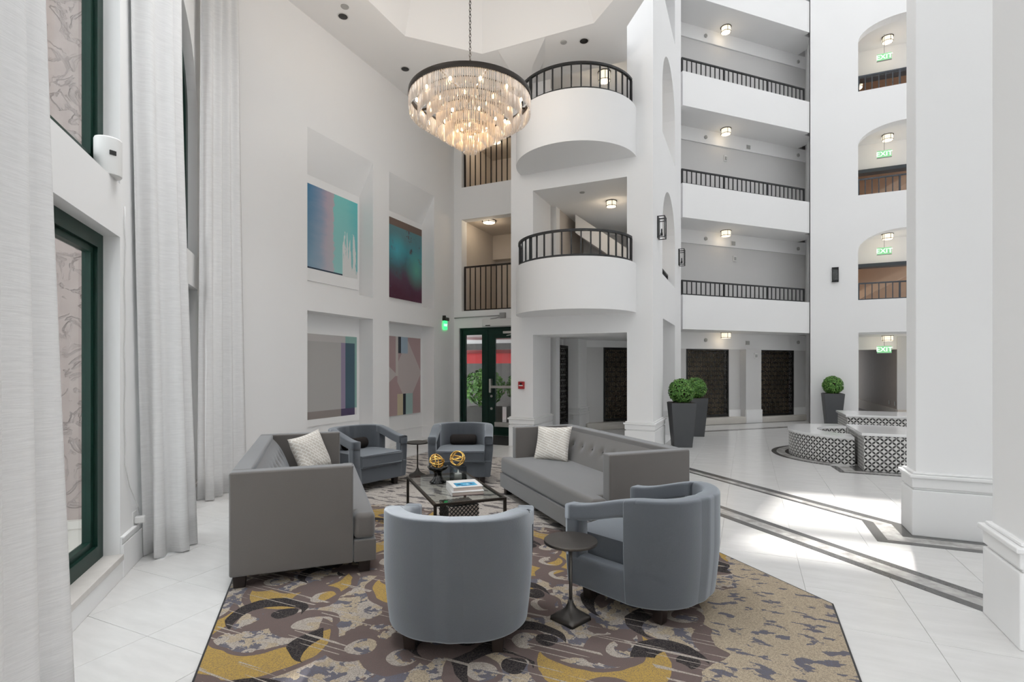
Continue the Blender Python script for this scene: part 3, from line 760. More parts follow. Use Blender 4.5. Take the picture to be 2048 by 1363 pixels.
# lattice screens
def lattice(name, fr, a0, a1, z0, z1, k, label, cell=0.125):
    loc = (*fr((a0 + a1) / 2, k), z0)
    t = thing(name, label, 'screen', loc, 0, 'black lattice screens of the ground floor gallery')
    wall2d_part = wall2d('frame', rect(a0, a1, z0, z1), [rect(a0 + .05, a1 - .05, z0 + .06, z1 - .06)], fr, 0.035, 'screen_black', k + 0.015)
    for v in wall2d_part.data.vertices: v.co -= Vector(loc)
    wall2d_part.parent = t
    mb = MB(); ia0, ia1, iz0, iz1 = a0 + .05, a1 - .05, z0 + .06, z1 - .06
    nc = max(1, round((ia1 - ia0) / cell)); nr = max(1, round((iz1 - iz0) / cell)); ca = (ia1 - ia0) / nc; cz = (iz1 - iz0) / nr
    th = 0.009; P = lambda a, z: (*fr(a, k), z)
    for i in range(1, nc): mb.fbox(fr, ia0 + i * ca - th / 2, ia0 + i * ca + th / 2, k - .006, k + .006, iz0, iz1)
    for j in range(1, nr): mb.fbox(fr, ia0, ia1, k - .006, k + .006, iz0 + j * cz - th / 2, iz0 + j * cz + th / 2)
    for i in range(nc):
        for j in range(nr):
            ca_, cz_ = ia0 + (i + .5) * ca, iz0 + (j + .5) * cz; q = 0.34
            pts = [(ca_ + q * ca, cz_), (ca_, cz_ + q * cz), (ca_ - q * ca, cz_), (ca_, cz_ - q * cz)]
            for e in range(4): mb.bar(P(*pts[e]), P(*pts[(e + 1) % 4]), 0.012, 0.013)
            mb.fbox(fr, ca_ - .5 * ca, ca_ - q * ca, k - .005, k + .005, cz_ - .006, cz_ + .006); mb.fbox(fr, ca_ + q * ca, ca_ + .5 * ca, k - .005, k + .005, cz_ - .006, cz_ + .006)
            mb.fbox(fr, ca_ - .006, ca_ + .006, k - .005, k + .005, cz_ + q * cz, cz_ + .5 * cz); mb.fbox(fr, ca_ - .006, ca_ + .006, k - .005, k + .005, cz_ - .5 * cz, cz_ - q * cz)
            if (i + j) % 2 == 0: mb.fbox(fr, ca_ - .02, ca_ + .02, k - .005, k + .005, cz_ - .02, cz_ + .02)
    o = mb.build('lattice', 'screen_black', t, True); o['kind'] = 'stuff'
    mb = MB(); mb.fbox(fr, a0 + .01, a1 - .01, k - 0.17, k - 0.155, z0, z1); mb.build('backing', 'screen_back', t, True)
    return t
lattice('lattice_screen', fcb, ac(-3.28), ac(-1.80), 0.19, 2.03, 0.0, 'black lattice screen seen through the opening under the round balconies, facing the camera')
lattice('lattice_screen', fcb, ac(-1.49), ac(-0.48), 0.19, 2.05, 0.0, 'black lattice screen behind the pair of potted topiary balls')
lattice('lattice_screen', fcb, ac(0.22), ac(1.23), 0.155, 2.05, 0.0, 'black lattice screen nearest the tower with the exit signs')
lattice('lattice_screen', FX(-3.98), 10.27, 11.72, 0.19, 2.03, 0.13, 'narrow-looking black lattice screen seen at a slant beside the white corner pier')

# ------------------------------------------------------------------ tower
YT = 16.36
ft = FY(YT)
SL = [3.31, 6.08, 8.82]
struct(wall2d('wall_tower', rect(1.57, 8, 0, HT), [rect(2.68, 4.85, 0.001, 2.45)] + [arch(2.67, 4.85, z, z + 1.30, 0.52) for z in SL] + [rect(2.20, 3.45, 13.1, 15.6), rect(2.20, 3.45, 15.7, 16.9)], ft, 0.32, 'white_wall'))  # two high holes out of view, shaped to throw the sun patch
mb = MB(); mb.box(1.57, 1.80, 16.5, 18.6, 0, HT); struct(mb.build('wall_tower_side', 'white_wall'))
mb = MB()
for z in (2.42, 5.26, 8.02, 10.76): mb.box(1.8, 7, 16.68, 19.0, z, z + 0.3)
for z, zz in ((2.42, 2.05), (5.26, 4.55), (8.02, 7.30), (10.76, 10.05)): mb.box(1.8, 7, 18.15, 18.35, zz, z)
struct(mb.build('tower_ceiling', 'white_wall'))
mb = MB()
for z in (4.55, 7.30, 10.05): mb.box(1.8, 7, 18.10, 18.40, z - .10, z)
struct(mb.build('tower_beam', 'rail_blue'))
mb = MB()
mb.box(3.92, 4.1, 18.15, 26, 0, 2.42); mb.box(1.8, 2.0, 19, 26, 0, 2.42); mb.box(1.8, 7, 19, 26, 2.42, 2.6)
struct(mb.build('wall_passage', 'taupe_wall'))
mb = MB(); mb.box(3.9, 6, 18.12, 18.16, 0, 2.42); struct(mb.build('wall_passage_end', 'grey_wall'))
mb = MB(); mb.box(3.88, 3.92, 18.2, 26, 0, 0.3); mb.box(3.87, 3.92, 18.2, 26, 0.3, 0.33); mb.box(3.9, 6, 18.08, 18.12, 0, 0.33)
struct(mb.build('baseboard_passage', 'cream_wall'))
mb = MB(); mb.box(1.8, 3.9, 17.9, 26, 0.0, 0.004); struct(mb.build('floor_passage', 'dark_wood'))
# stair rooms behind the arches
plain('stair_wall', (0.42, 0.30, 0.22), 0.7, var=0.05)
mb = MB()
for z in SL:
    mb.box(1.8, 7, 21.4, 21.6, z - .4, z + 2.2); mb.box(1.8, 2.0, 18.4, 21.4, z - .4, z + 2.2)
    mb.box(1.8, 7, 18.4, 21.6, z + 2.1, z + 2.25)
    mb.hull8([(2.0, 19.2, z - .3), (6.2, 19.2, z + 2.0), (6.2, 20.4, z + 2.0), (2.0, 20.4, z - .3)], [(2.0, 19.2, z - .05), (6.2, 19.2, z + 2.25), (6.2, 20.4, z + 2.25), (2.0, 20.4, z - .05)])
struct(mb.build('stair_room', 'stair_wall'))
# unseen outer walls; rear wall and roof added, openings sized to set the light
mb = MB(); mb.box(-1.2, 8.0, -2.4, -2.2, 1.2, HT); struct(mb.build('wall_rear_added', 'white_wall'))
mb = MB(); mb.box(7.8, 8.0, -2.2, 16.4, 0, HT); struct(mb.build('wall_right', 'white_wall'))
struct(planz('roof_added', rect(-4.3, 8.0, -2.4, 17.0), [rect(-0.8, 6.4, 6.6, 15.2)], HT, HT + 0.3, 'white_wall'))

# ------------------------------------------------------------------ columns on the right
def column(x0, x1, y0, y1):
    mb = MB(); mb.box(x0, x1, y0, y1, 0, 12.5)
    o = struct(mb.build('column', 'white_wall', bevel=0.006))
    mb = MB(); pier_base(mb, x0, x1, y0, y1); mb.build('baseboard', 'white_paint', o, bevel=0.008)
    return o
column(1.385, 2.35, 5.795, 6.10); column(1.355, 2.3, 3.675, 4.09)

# ------------------------------------------------------------------ ceiling of the lounge: flat ring with an octagonal vault
ZC = 6.95
OCT = [(-5.12, 7.09), (-4.19, 8.04), (-2.21, 8.05), (-1.28, 7.15), (-1.28, 5.1), (-2.21, 4.18), (-4.19, 4.18), (-5.12, 5.1)]
APEX = (-3.25, 6.1, 11.9)
OUT = [(-6.6, 10.9), (-6.6, 4.2), (-3.3, 0.9), (-1.05, 0.9), (-1.05, 7.2), (-1.40, 7.86), (-1.76, 8.36), (-1.95, 9.27), (-3.72, 9.27), (-4.25, 9.24), (-4.25, 10.9)]
struct(planz('ceiling', OUT, [OCT], ZC, ZC + 0.25, 'white_wall'))
mb = MB()
n = len(OCT); vs_ = [(*p, ZC + .001) for p in OCT] + [APEX] + [(p[0] + (p[0] - APEX[0]) * .05, p[1] + (p[1] - APEX[1]) * .05, ZC + .001) for p in OCT] + [(APEX[0], APEX[1], APEX[2] + .4)]
mb.add(vs_, [(i, (i + 1) % n, n) for i in range(n)] + [(n + 1 + (i + 1) % n, n + 1 + i, 2 * n + 1) for i in range(n)] + [(i, n + 1 + i, n + 1 + (i + 1) % n, (i + 1) % n) for i in range(n)])
struct(mb.build('ceiling_vault', 'white_wall'))
mb = MB()
mb.add([(-3.90, 8.06, ZC), (-3.03, 8.06, ZC), (-3.26, 8.64, ZC), (-3.72, 9.24, ZC), (-4.19, 9.24, ZC), (-3.45, 8.55, ZC - .10), (-3.85, 9.24, ZC - .22)],
       [(0, 1, 5), (1, 2, 5), (2, 3, 6, 5), (0, 5, 6, 4), (0, 4, 3, 2, 1), (3, 4, 6)])
struct(mb.build('ceiling_facet', 'white_wall'))

# ================================================================== THINGS
# ------------------------------------------------------------------ upholstery helpers
def rbox(name, x0, x1, y0, y1, z0, z1, r, mat, parent, seg=3):
    return MB().box(x0, x1, y0, y1, z0, z1).build(name, mat, parent, bevel=r, seg=seg, smooth=True)
def sweep(mb, path, half, z0f, z1f, r=0.03, shear=None):
    """rounded-rectangle section swept along a plan path [(x,y)], z0f/z1f functions of t in 0..1"""
    m = len(path); P = [Vector((*p, 0)) for p in path]; rings = []
    for i, p in enumerate(P):
        d = (P[min(i + 1, m - 1)] - P[max(i - 1, 0)]).normalized(); nrm = Vector((d.y, -d.x, 0)); t = i / (m - 1)
        z0, z1 = z0f(t), z1f(t); sec = []
        for q, (cx, cz, a0) in enumerate(((half - r, z0 + r, -PI / 2), (half - r, z1 - r, 0), (-half + r, z1 - r, PI / 2), (-half + r, z0 + r, PI))):
            for k in range(4):
                a = a0 + PI / 2 * k / 3; sec.append((cx + r * math.cos(a), cz + r * math.sin(a)))
            if q in (0, 2):                           # rows up (and down) the flat sides
                for k in range(1, 6):
                    zz = z0 + r + (z1 - z0 - 2 * r) * k / 6; sec.append((half, zz) if q == 0 else (-half, z1 + z0 - zz))
        e = 1.0
        rings.append([p + nrm * s_ + Vector((0, 0, z)) for s_, z in sec])
    NS = len(rings[0])
    # end rings pulled in for soft caps
    for idx, sgn in ((0, 1), (m - 1, -1)):
        c = sum(rings[idx], Vector()) / NS; d = (P[1] - P[0]).normalized() if idx == 0 else (P[-1] - P[-2]).normalized()
        cap = [c + (v - c) * 0.88 - d * 0.008 * sgn for v in rings[idx]]
        if idx == 0: rings = [cap] + rings
        else: rings = rings + [cap]
    vs_ = [v for g in rings for v in g]; fs = []
    for i in range(len(rings) - 1):
        for k in range(NS): fs.append((i * NS + k, i * NS + (k + 1) % NS, (i + 1) * NS + (k + 1) % NS, (i + 1) * NS + k))
    fs += [tuple(range(NS - 1, -1, -1)), tuple(range((len(rings) - 1) * NS, len(rings) * NS))]
    mb.add(vs_, fs)
# ------------------------------------------------------------------ barrel armchairs
def u_path(hw, front, rear, n=80):
    """plan of the arms and back, chair faces +y; from right arm front round the back to left arm front"""
    pts = []; rc = hw * 0.80
    ys = rear + rc
    for i in range(7): pts.append((hw, front + (ys - front) * i / 6))
    for i in range(1, n):
        a = -PI / 2 * i / n; e = 1.0
        # squircle corner then flat back
        x = (hw - rc) + rc * math.cos(a); y = ys + rc * math.sin(a); pts.append((x, y))
    pts.append((hw - rc, rear)); pts.append((0, rear - 0.012)); 
    return pts + [(-x, y) for x, y in pts[-2::-1]]
def make_armchair():
    t = bpy.data.objects.new('armchair', None); COL.objects.link(t)
    hw, fr, re = 0.362, 0.365, -0.345
    path = u_path(hw, fr, re); m = len(path)
    L = [0]
    for p, q in zip(path, path[1:]): L.append(L[-1] + math.dist(p, q))
    tot = L[-1]
    def sub(t0, t1, n):
        out = []
        for i in range(n):
            d = (t0 + (t1 - t0) * i / (n - 1)) * tot
            j = max(k for k in range(m) if L[k] <= d + 1e-9); j = min(j, m - 2)
            f = (d - L[j]) / (L[j + 1] - L[j]); out.append((path[j][0] + (path[j + 1][0] - path[j][0]) * f, path[j][1] + (path[j + 1][1] - path[j][1]) * f))
        return out
    def ztop(tt):                                     # arm height at fraction of the whole path
        e = min(tt, 1 - tt); s_ = min(1, max(0, e / 0.30)); s_ = s_ * s_ * (3 - 2 * s_)
        return 0.615 + 0.115 * s_
    h = 0.052
    tb = 0.235
    mb = MB()
    sweep(mb, sub(tb, 1 - tb, 170), h, lambda t_: 0.10, lambda t_: ztop(tb + (1 - 2 * tb) * t_), 0.018)     # back shell
    for s_ in (0, 1):
        g = (lambda t_: tb * 1.15 * t_) if s_ == 0 else (lambda t_: 1 - tb * 1.15 * (1 - t_))
        sweep(mb, sub(g(0), g(1), 12), h, lambda t_, g=g: ztop(g(t_)) - 0.10, lambda t_, g=g: ztop(g(t_)), 0.016)   # arm rail
        pts = sub(0.003, 0.052, 6) if s_ == 0 else sub(1 - 0.052, 1 - .003, 6)
        sweep(mb, pts, h - .002, lambda t_: 0.10, lambda t_, s_=s_: ztop(0.0) - .01, 0.014)                             # front post
    sweep(mb, sub(0, 1, 200), h - .001, lambda t_: 0.10, lambda t_: 0.305, 0.02)                                    # lower body all round
    o = mb.build('frame', 'velvet_blue', t, smooth='all')
    mb = MB()                                                                                               # body under the seat, D-shaped
    inner = [(x * 0.90, y if y > 0 else y * 0.93) for x, y in path]
    mb.prism([(x, y) for x, y in inner], 0.10, 0.285); o2 = mb.build('seat_base', 'velvet_blue', t, bevel=0.012, seg=2)
    mb = MB(); inn = [(x * 0.845, min(y, 0.40) if y > 0 else y * 0.80) for x, y in path]
    inn = [(0.305, 0.39)] + [p for p in inn if p[1] < 0.36] + [(-0.305, 0.39)]
    mb.prism(inn, 0.285, 0.435); cu = mb.build('seat_cushion', 'velvet_blue', t, bevel=0.022, seg=3, smooth=True)
    mb = MB()
    for zz in (0.418, 0.302): mb.tube([(-0.298, 0.388, zz), (0, 0.393, zz + .004), (0.298, 0.388, zz)], 0.006, 6)
    mb.build('piping', 'velvet_blue', cu, smooth='all')
    # taper the body towards the floor
    for ob in (o, o2):
        for v in ob.data.vertices:
            k = 1 - 0.075 * max(0, min(1, (0.45 - v.co.z) / 0.35)) ** 1.5
            v.co.x *= k; v.co.y = v.co.y * k if v.co.y < 0 else v.co.y
    for sx in (-1, 1):
        for y in (0.27, -0.22):
            x = sx * (0.28 if y > 0 else 0.235); a, b_ = 0.036, 0.028
            MB().hull8([(x - b_, y - b_, 0.0), (x + b_, y - b_, 0.0), (x + b_, y + b_, 0.0), (x - b_, y + b_, 0.0)], [(x - a, y - a, .105), (x + a, y - a, .105), (x + a, y + a, .105), (x - a, y + a, .105)]).build('leg', 'dark_wood', t, bevel=0.003, seg=1)
    return t
CH = [((-1.50, 2.61), (F2[0] + .06 * Rr[0], F2[1] + .06 * Rr[1]), 'blue-grey velvet barrel armchair nearest the camera, seen from behind'),
      ((-0.575, 3.45), (-0.92, 0.40), 'blue-grey velvet barrel armchair beside the round metal table in front, seen from the side'),
      ((-3.50, 6.14), (-F2[0] + .02, -F2[1]), 'blue-grey velvet barrel armchair facing the camera behind the gold orbs'),
      ((-4.50, 5.34), (0.972, -0.235), 'blue-grey velvet barrel armchair partly behind the left sofa')]
ac0 = make_armchair()
chairs = []
for i, (p, d, lb) in enumerate(CH):
    c = ac0 if i == 0 else copy_tree(ac0)
    c.location = (p[0], p[1], 0.013); c.rotation_euler = (0, 0, math.atan2(-d[0], d[1]))
    tag(c, lb, 'armchair', 'blue-grey barrel armchairs around the coffee table'); chairs.append(c)
# bolsters on three of the chairs
def bolster(chair, label):
    r, hl = 0.072, 0.185
    prof = [(0.002, -hl), (r * .6, -hl + .003), (r * .93, -hl + .02), (r, -hl + .05), (r * 1.0, 0), (r, hl - .05), (r * .93, hl - .02), (r * .6, hl - .003), (0.002, hl)]
    o = MB().lathe(prof, 20).build('bolster_cushion', 'black_velvet', smooth='all')
    for v in o.data.vertices: v.co = (v.co.z, v.co.y, v.co.x)
    m_ = world_matrix(chair); o.location = m_ @ Vector((0, -0.185, 0.435 + r + .002)); o.rotation_euler = chair.rotation_euler
    bm = bmesh.new(); bm.from_mesh(o.data); bmesh.ops.recalc_face_normals(bm, faces=bm.faces); bm.to_mesh(o.data); bm.free()
    tag(o, label, 'cushion', 'black bolsters on the armchairs')
bolster(chairs[1], 'black bolster in the armchair beside the front round table')
bolster(chairs[2], 'black bolster in the armchair that faces the camera')
bolster(chairs[3], 'black bolster in the armchair partly behind the left sofa')

# ------------------------------------------------------------------ sofas (local: x along the length, seat faces +y, back at y=0)
def make_sofa(L=2.20):
    t = bpy.data.objects.new('sofa', None); COL.objects.link(t)
    H, D, A = 0.79, 0.80, 0.115; zb = 0.085
    for sx in (-1, 1):
        x0 = -L / 2 if sx < 0 else L / 2 - A
        rbox('arm', x0, x0 + A, 0, D, zb, H, 0.016, 'sofa_fabric', t)
        mb = MB(); xe = x0 + (A - .005 if sx < 0 else .005)
        mb.tube([(x0 + .012, D + .001, H - .012), (x0 + .012, .03, H - .012)], .005, 6); mb.tube([(x0 + A - .012, D + .001, H - .012), (x0 + A - .012, .1, H - .012)], .005, 6)
        mb.build('arm_piping', 'sofa_fabric', t)
    rbox('back', -L / 2 + A, L / 2 - A, 0, 0.13, zb, H - .001, 0.014, 'sofa_fabric', t)
    # padded inside back, leaning
    nx, nz = 36, 12; vs_, fs = [], []; xi = L / 2 - A - .004
    def pad(u, v):
        x = -xi + 2 * xi * u; z = 0.40 + (H - 0.015 - 0.40) * v
        y = 0.30 - 0.155 * v ** 1.25 - 0.05 * v ** 6
        d = 0
        for k in range(9):
            bx = -xi + 2 * xi * (k + .5) / 9; d += math.exp(-((x - bx) ** 2 + (z - 0.61) ** 2) / 0.0016)
        return (x, y - 0.022 * d, z)
    nx, nz = 90, 22
    for i in range(nx + 1):
        for j in range(nz + 1): vs_.append(pad(i / nx, j / nz))
    for i in range(nx):
        for j in range(nz):
            a = i * (nz + 1) + j; fs.append((a, a + nz + 1, a + nz + 2, a + 1))
    mb = MB().add(vs_, fs)
    o = len(mb.v); mb.v += [(-xi, .1, .40), (xi, .1, .40), (xi, .1, H - .02), (-xi, .1, H - .02)]
    back = mb.build('back_cushion', 'sofa_fabric', t, smooth='all')
    for k in range(9):
        bx = -xi + 2 * xi * (k + .5) / 9; v = (0.61 - .40) / (H - .415)
        MB().sphere((bx, 0.30 - 0.155 * v ** 1.25 - .022 + .004, 0.61), 0.011, 8, 6).build('button', 'sofa_fabric', t, smooth='all')
    # seat cushion, one long piece that runs in front of the arms
    sx0, sx1 = -L / 2 + .005, L / 2 - .005
    poly = [(-L / 2 + A + .003, 0.12), (L / 2 - A - .003, 0.12), (L / 2 - A - .003, D + .004), (sx1, D + .004), (sx1, D + 0.155), (sx0, D + .155), (sx0, D + .004), (-L / 2 + A + .003, D + .004)]
    MB().prism(poly, 0.245, 0.435).build('seat_cushion', 'sofa_fabric', t, bevel=0.04, seg=4, smooth=True)
    poly2 = [(x, y if y < D + .1 else D + 0.16) for x, y in poly]
    MB().prism(poly2, zb, 0.243).build('base', 'sofa_fabric', t, bevel=0.008, seg=2)
    for x in (-L / 2 + .07, L / 2 - .07):
        for y in (0.06, D + .08):
            a, b_ = .042, .036
            MB().hull8([(x - b_, y - b_, 0), (x + b_, y - b_, 0), (x + b_, y + b_, 0), (x - b_, y + b_, 0)], [(x - a, y - a, zb), (x + a, y - a, zb), (x + a, y + a, zb), (x - a, y + a, zb)]).build('leg', 'dark_wood', t, bevel=0.003, seg=1)
    return t
s0 = make_sofa(2.22)
cL = FW(3.93 + 1.11, -0.535); s0.location = (*cL, 0.013)
s0.rotation_euler = (0, 0, math.atan2(-R2, R2))                        # +y local -> +n
tag(s0, 'long grey sofa on the window side, arm end towards the camera', 'sofa', 'pair of grey sofas')
s1 = copy_tree(s0); cR = FW(3.70 + 1.08, 3.035); s1.location = (*cR, 0.013); s1.rotation_euler = (0, 0, math.atan2(R2, -R2))
tag(s1, 'long grey sofa with button tufting in front of the white piers', 'sofa', 'pair of grey sofas')

def pillow(name, mat, label, loc, rot, w_=0.46, h_=0.42, t_=0.13):
    n = 18; vs_, fs = [], []
    for sd in (1, -1):
        for i in range(n + 1):
            for j in range(n + 1):
                u, v = i / n * 2 - 1, j / n * 2 - 1
                pin = 1 - 0.09 * ((1 - u * u) * (v * v) + (1 - v * v) * (u * u)) * 1.0
                b_ = ((1 - u ** 4) * (1 - v ** 4)) ** 0.6
                vs_.append((u * w_ / 2 * (1 - 0.07 * (1 - u * u) * 0 - 0.075 * (1 - v * v) * abs(u)), v * h_ / 2 * (1 - 0.085 * (1 - u * u) * abs(v)), sd * t_ / 2 * b_ + 0.006 * math.sin(7 * u + 3 * v) * b_))
        o = 0 if sd == 1 else (n + 1) ** 2
        for i in range(n):
            for j in range(n):
                a = o + i * (n + 1) + j; q = (a, a + n + 1, a + n + 2, a + 1); fs.append(q if sd == 1 else q[::-1])
    me = MB().add(vs_, fs); o = me.build(name, mat, smooth='all')
    bm = bmesh.new(); bm.from_mesh(o.data); bmesh.ops.remove_doubles(bm, verts=bm.verts, dist=1e-4); bm.to_mesh(o.data); bm.free()
    o.location = loc; o.rotation_euler = rot
    return tag(o, label, 'pillow', 'cream throw pillows on the sofas')
def on_sofa(sofa, lx, ly, lz): return world_matrix(sofa) @ Vector((lx, ly, lz))
# local +z of the pillow is its face normal; stand it up against back/arm
def stand(sofa, lx, ly, lz, yaw, lean, roll):
    p = on_sofa(sofa, lx, ly, lz); m_ = sofa.rotation_euler.to_matrix() @ Matrix.Rotation(yaw, 3, 'Z') @ Matrix.Rotation(-(PI / 2 - lean), 3, 'X') @ Matrix.Rotation(roll, 3, 'Z')
    return p, m_.to_euler()
p, e = stand(s0, -0.80, 0.50, 0.61, -0.75, 0.34, 0.14)
pillow('throw_pillow', 'pillow_maze', 'cream pillow with a maze pattern at the far end of the left sofa', p, e)
p, e = stand(s1, 0.74, 0.44, 0.615, 0.6, 0.35, 0.05)
pillow('throw_pillow', 'pillow_feather', 'cream pillow with a feather pattern against the tufted back of the right sofa', p, e)
p, e = stand(s1, -0.915, 0.54, 0.585, -1.45, 0.22, -0.05)
pillow('throw_pillow', 'pillow_feather', 'cream pillow mostly hidden behind the near arm of the right sofa', p, e, .42, .34, .11)

# ------------------------------------------------------------------ round side tables
def make_side_table():
    t = bpy.data.objects.new('side_table', None); COL.objects.link(t)
    MB().lathe([(0.150, 0.455), (0.158, 0.458), (0.158, 0.472), (0.155, 0.475)], 40).build('table_top', 'table_metal', t, smooth=True)
    MB().lathe([(0.011, 0.10), (0.010, 0.2), (0.010, 0.455)], 14).build('stem', 'table_metal', t, smooth='all')
    n = 12; vs_, fs = [], []
    prof = [(0.086, 0.0), (0.088, 0.024), (0.076, 0.036), (0.050, 0.052), (0.030, 0.072), (0.018, 0.098), (0.011, 0.125)]
    for q, (r, z) in enumerate(prof):
        sq = max(0, 1 - q / 6)
        for k in range(32):
            a = 2 * PI * k / 32; c, s_ = math.cos(a), math.sin(a); m_ = max(abs(c), abs(s_)); rr = r * (sq / m_ + (1 - sq)); vs_.append((rr * c, rr * s_, z))
    for q in range(len(prof) - 1):
        for k in range(32): fs.append((q * 32 + k, q * 32 + (k + 1) % 32, (q + 1) * 32 + (k + 1) % 32, (q + 1) * 32 + k))
    fs += [tuple(range(31, -1, -1)), tuple(range((len(prof) - 1) * 32, len(prof) * 32))]
    MB().add(vs_, fs).build('pedestal', 'table_metal', t, smooth=True)
    return t
st = make_side_table(); st.location = (-0.955, 2.965, 0.013); st.rotation_euler = (0, 0, YAW + 0.75)
tag(st, 'small round bronze metal side table in front between two armchairs', 'side table', 'round metal side tables')
st2 = copy_tree(st); st2.location = (-4.16, 6.05, 0.013); tag(st2, 'small round bronze metal side table between the two far armchairs', 'side table', 'round metal side tables')

# ------------------------------------------------------------------ coffee table and what is on it
ct = thing('coffee_table', 'glass-topped coffee table with a thin bronze metal frame', 'coffee table', (-2.415, 4.05, 0.013), math.atan2(R2, R2) + 0.02)
# local: x along v (width .58), y along u (length 1.13)
wx, wy, zt = 0.29, 0.565, 0.437
for sx in (-1, 1):
    for sy in (-1, 1): MB().box(sx * wx - .011, sx * wx + .011, sy * wy - .011, sy * wy + .011, 0, zt - .02).build('leg', 'bronze', ct)
mb = MB()
for sx in (-1, 1): mb.box(sx * wx - .011, sx * wx + .011, -wy - .011, wy + .011, zt - .02, zt)
for sy in (-1, 1): mb.box(-wx + .011, wx - .011, sy * wy - .011, sy * wy + .011, zt - .02, zt)
mb.build('top_frame', 'bronze', ct)
MB().box(-wx + .0115, wx - .0115, -wy + .0115, wy - .0115, zt - .008, zt - .001).build('glass_top', 'table_glass', ct)
mb = MB(); lx, ly0, ly1 = 0.17, -wy + .03, 0.12
for sx in (-1, 1): mb.box(sx * lx - .009, sx * lx + .009, ly0, ly1, .075, .09)
for yy in (ly0, ly1): mb.box(-lx + .009, lx - .009, yy - .009, yy + .009, .075, .09); mb.box(-wx + .011, wx - .011, yy - .006, yy + .006, .06, .075)
mb.build('lower_frame', 'bronze', ct)
MB().box(-lx + .0095, lx - .0095, ly0 + .0095, ly1 - .0095, .078, .088).build('lower_shelf', 'shelf_mirror', ct)
def on_ct(x, y, z): return world_matrix(ct) @ Vector((x, y, z))
# woven box on the lower shelf
wb = thing('woven_box', 'black and cream lattice-woven box on the lower shelf of the coffee table', 'box', on_ct(0.0, -0.22, .0895), ct.rotation_euler.z + .05)
MB().box(-.13, .13, -.13, .13, 0, .25).build('body', 'book_page', wb)
mb = MB(); c_ = .131
for fce in range(4):
    R_ = Matrix.Rotation(fce * PI / 2, 3, 'Z')
    for k in range(-7, 8):
        for sg in (-1, 1):
            a0_, z0_ = k * .036, 0.0
            # clip the diagonal to the face
            pts = []
            for t_ in range(0, 41):
                z = .25 * t_ / 40; x = a0_ + sg * (z - .125)
                if -.13 <= x <= .13: pts.append((x, z))
            if len(pts) > 2:
                p, q = pts[0], pts[-1]; mb.bar(R_ @ Vector((p[0], -c_, p[1])), R_ @ Vector((q[0], -c_, q[1])), .011, .006)
o = mb.build('weave', 'screen_black', wb); 
mb = MB()
for k in range(-9, 10):
    for sg in (-1, 1):
        pts = [(k * .036 + sg * (y), y) for y in [(-.13 + .26 * i / 40) for i in range(41)]]; pts = [q for q in pts if -.13 <= q[0] <= .13]
        if len(pts) > 2: mb.bar((*pts[0], .2525), (*pts[-1], .2525), .011, .005)
mb.build('lid_weave', 'screen_black', wb)
# books
def book(name, loc, rz, sx, sy, h, cover, label):
    t = thing(name, label, 'book', loc, rz, 'books stacked on the coffee table')
    MB().box(-sx / 2 + .004, sx / 2 - .006, -sy / 2 + .005, sy / 2 - .005, .004, h - .004).build('pages', 'book_page', t)
    c = MB().box(-sx / 2, sx / 2, -sy / 2, sy / 2, h - .004, h)
    if cover == 'book_cover':
        c.uv = []
        for f in c.f:
            for i in f:
                x, y, z = c.v[i]; c.uv.append(((x + sx / 2) / sx, (y + sy / 2) / sy))
    c.build('front_cover', cover, t)
    MB().box(-sx / 2, sx / 2, -sy / 2, sy / 2, 0, .004).build('back_cover', 'book_dark' if cover != 'book_cover' else 'book_white', t)
    MB().box(-sx / 2 - .002, -sx / 2 + .003, -sy / 2, sy / 2, 0, h).build('spine', 'book_white', t)
ba = ct.rotation_euler.z - 0.10
book('book', on_ct(0.045, -0.245, zt), ba, .27, .30, .032, 'book_white', 'thick white book at the bottom of the stack on the glass table')
book('book', on_ct(0.045, -0.235, zt + .0325), ba + .04, .255, .285, .034, 'book_cover', 'white book with a blue photograph on its cover, top of the stack')
# bowl with two gold orbs
bl_ = on_ct(-0.085, 0.18, zt)
MB().lathe([(0.075, 0), (0.078, .006), (0.05, .03), (0.036, .06), (0.034, .085), (0.045, .105), (0.085, .125), (0.098, .15), (0.093, .152), (0.07, .132), (0.002, .125)], 32).build('footed_bowl', 'black_glaze', smooth='all').location = bl_
tag([o for o in COL.objects if o.name == 'footed_bowl'][0], 'black glazed footed bowl on the glass table holding a gold orb', 'bowl')
def orb(loc, r, label, sd):
    rnd = random.Random(sd); t = thing('wire_orb', label, 'ornament', (loc[0], loc[1], loc[2] - r), 0, 'gold wire orbs on the coffee table')
    for k in range(5):
        m_ = Matrix.Rotation(rnd.uniform(0, PI), 3, 'Z') @ Matrix.Rotation(PI * (k + .5) / 5 + rnd.uniform(-.2, .2), 3, 'X')
        MB().tube([m_ @ Vector((math.cos(2 * PI * i / 28) * r, math.sin(2 * PI * i / 28) * r, 0)) + Vector((0, 0, r)) for i in range(28)], .0065, 6, True).build('ring', 'gold', t, smooth='all')
orb(on_ct(-0.095, 0.18, zt + .127 + .072), 0.066, 'gold wire orb on the left, resting in the black bowl', 3)
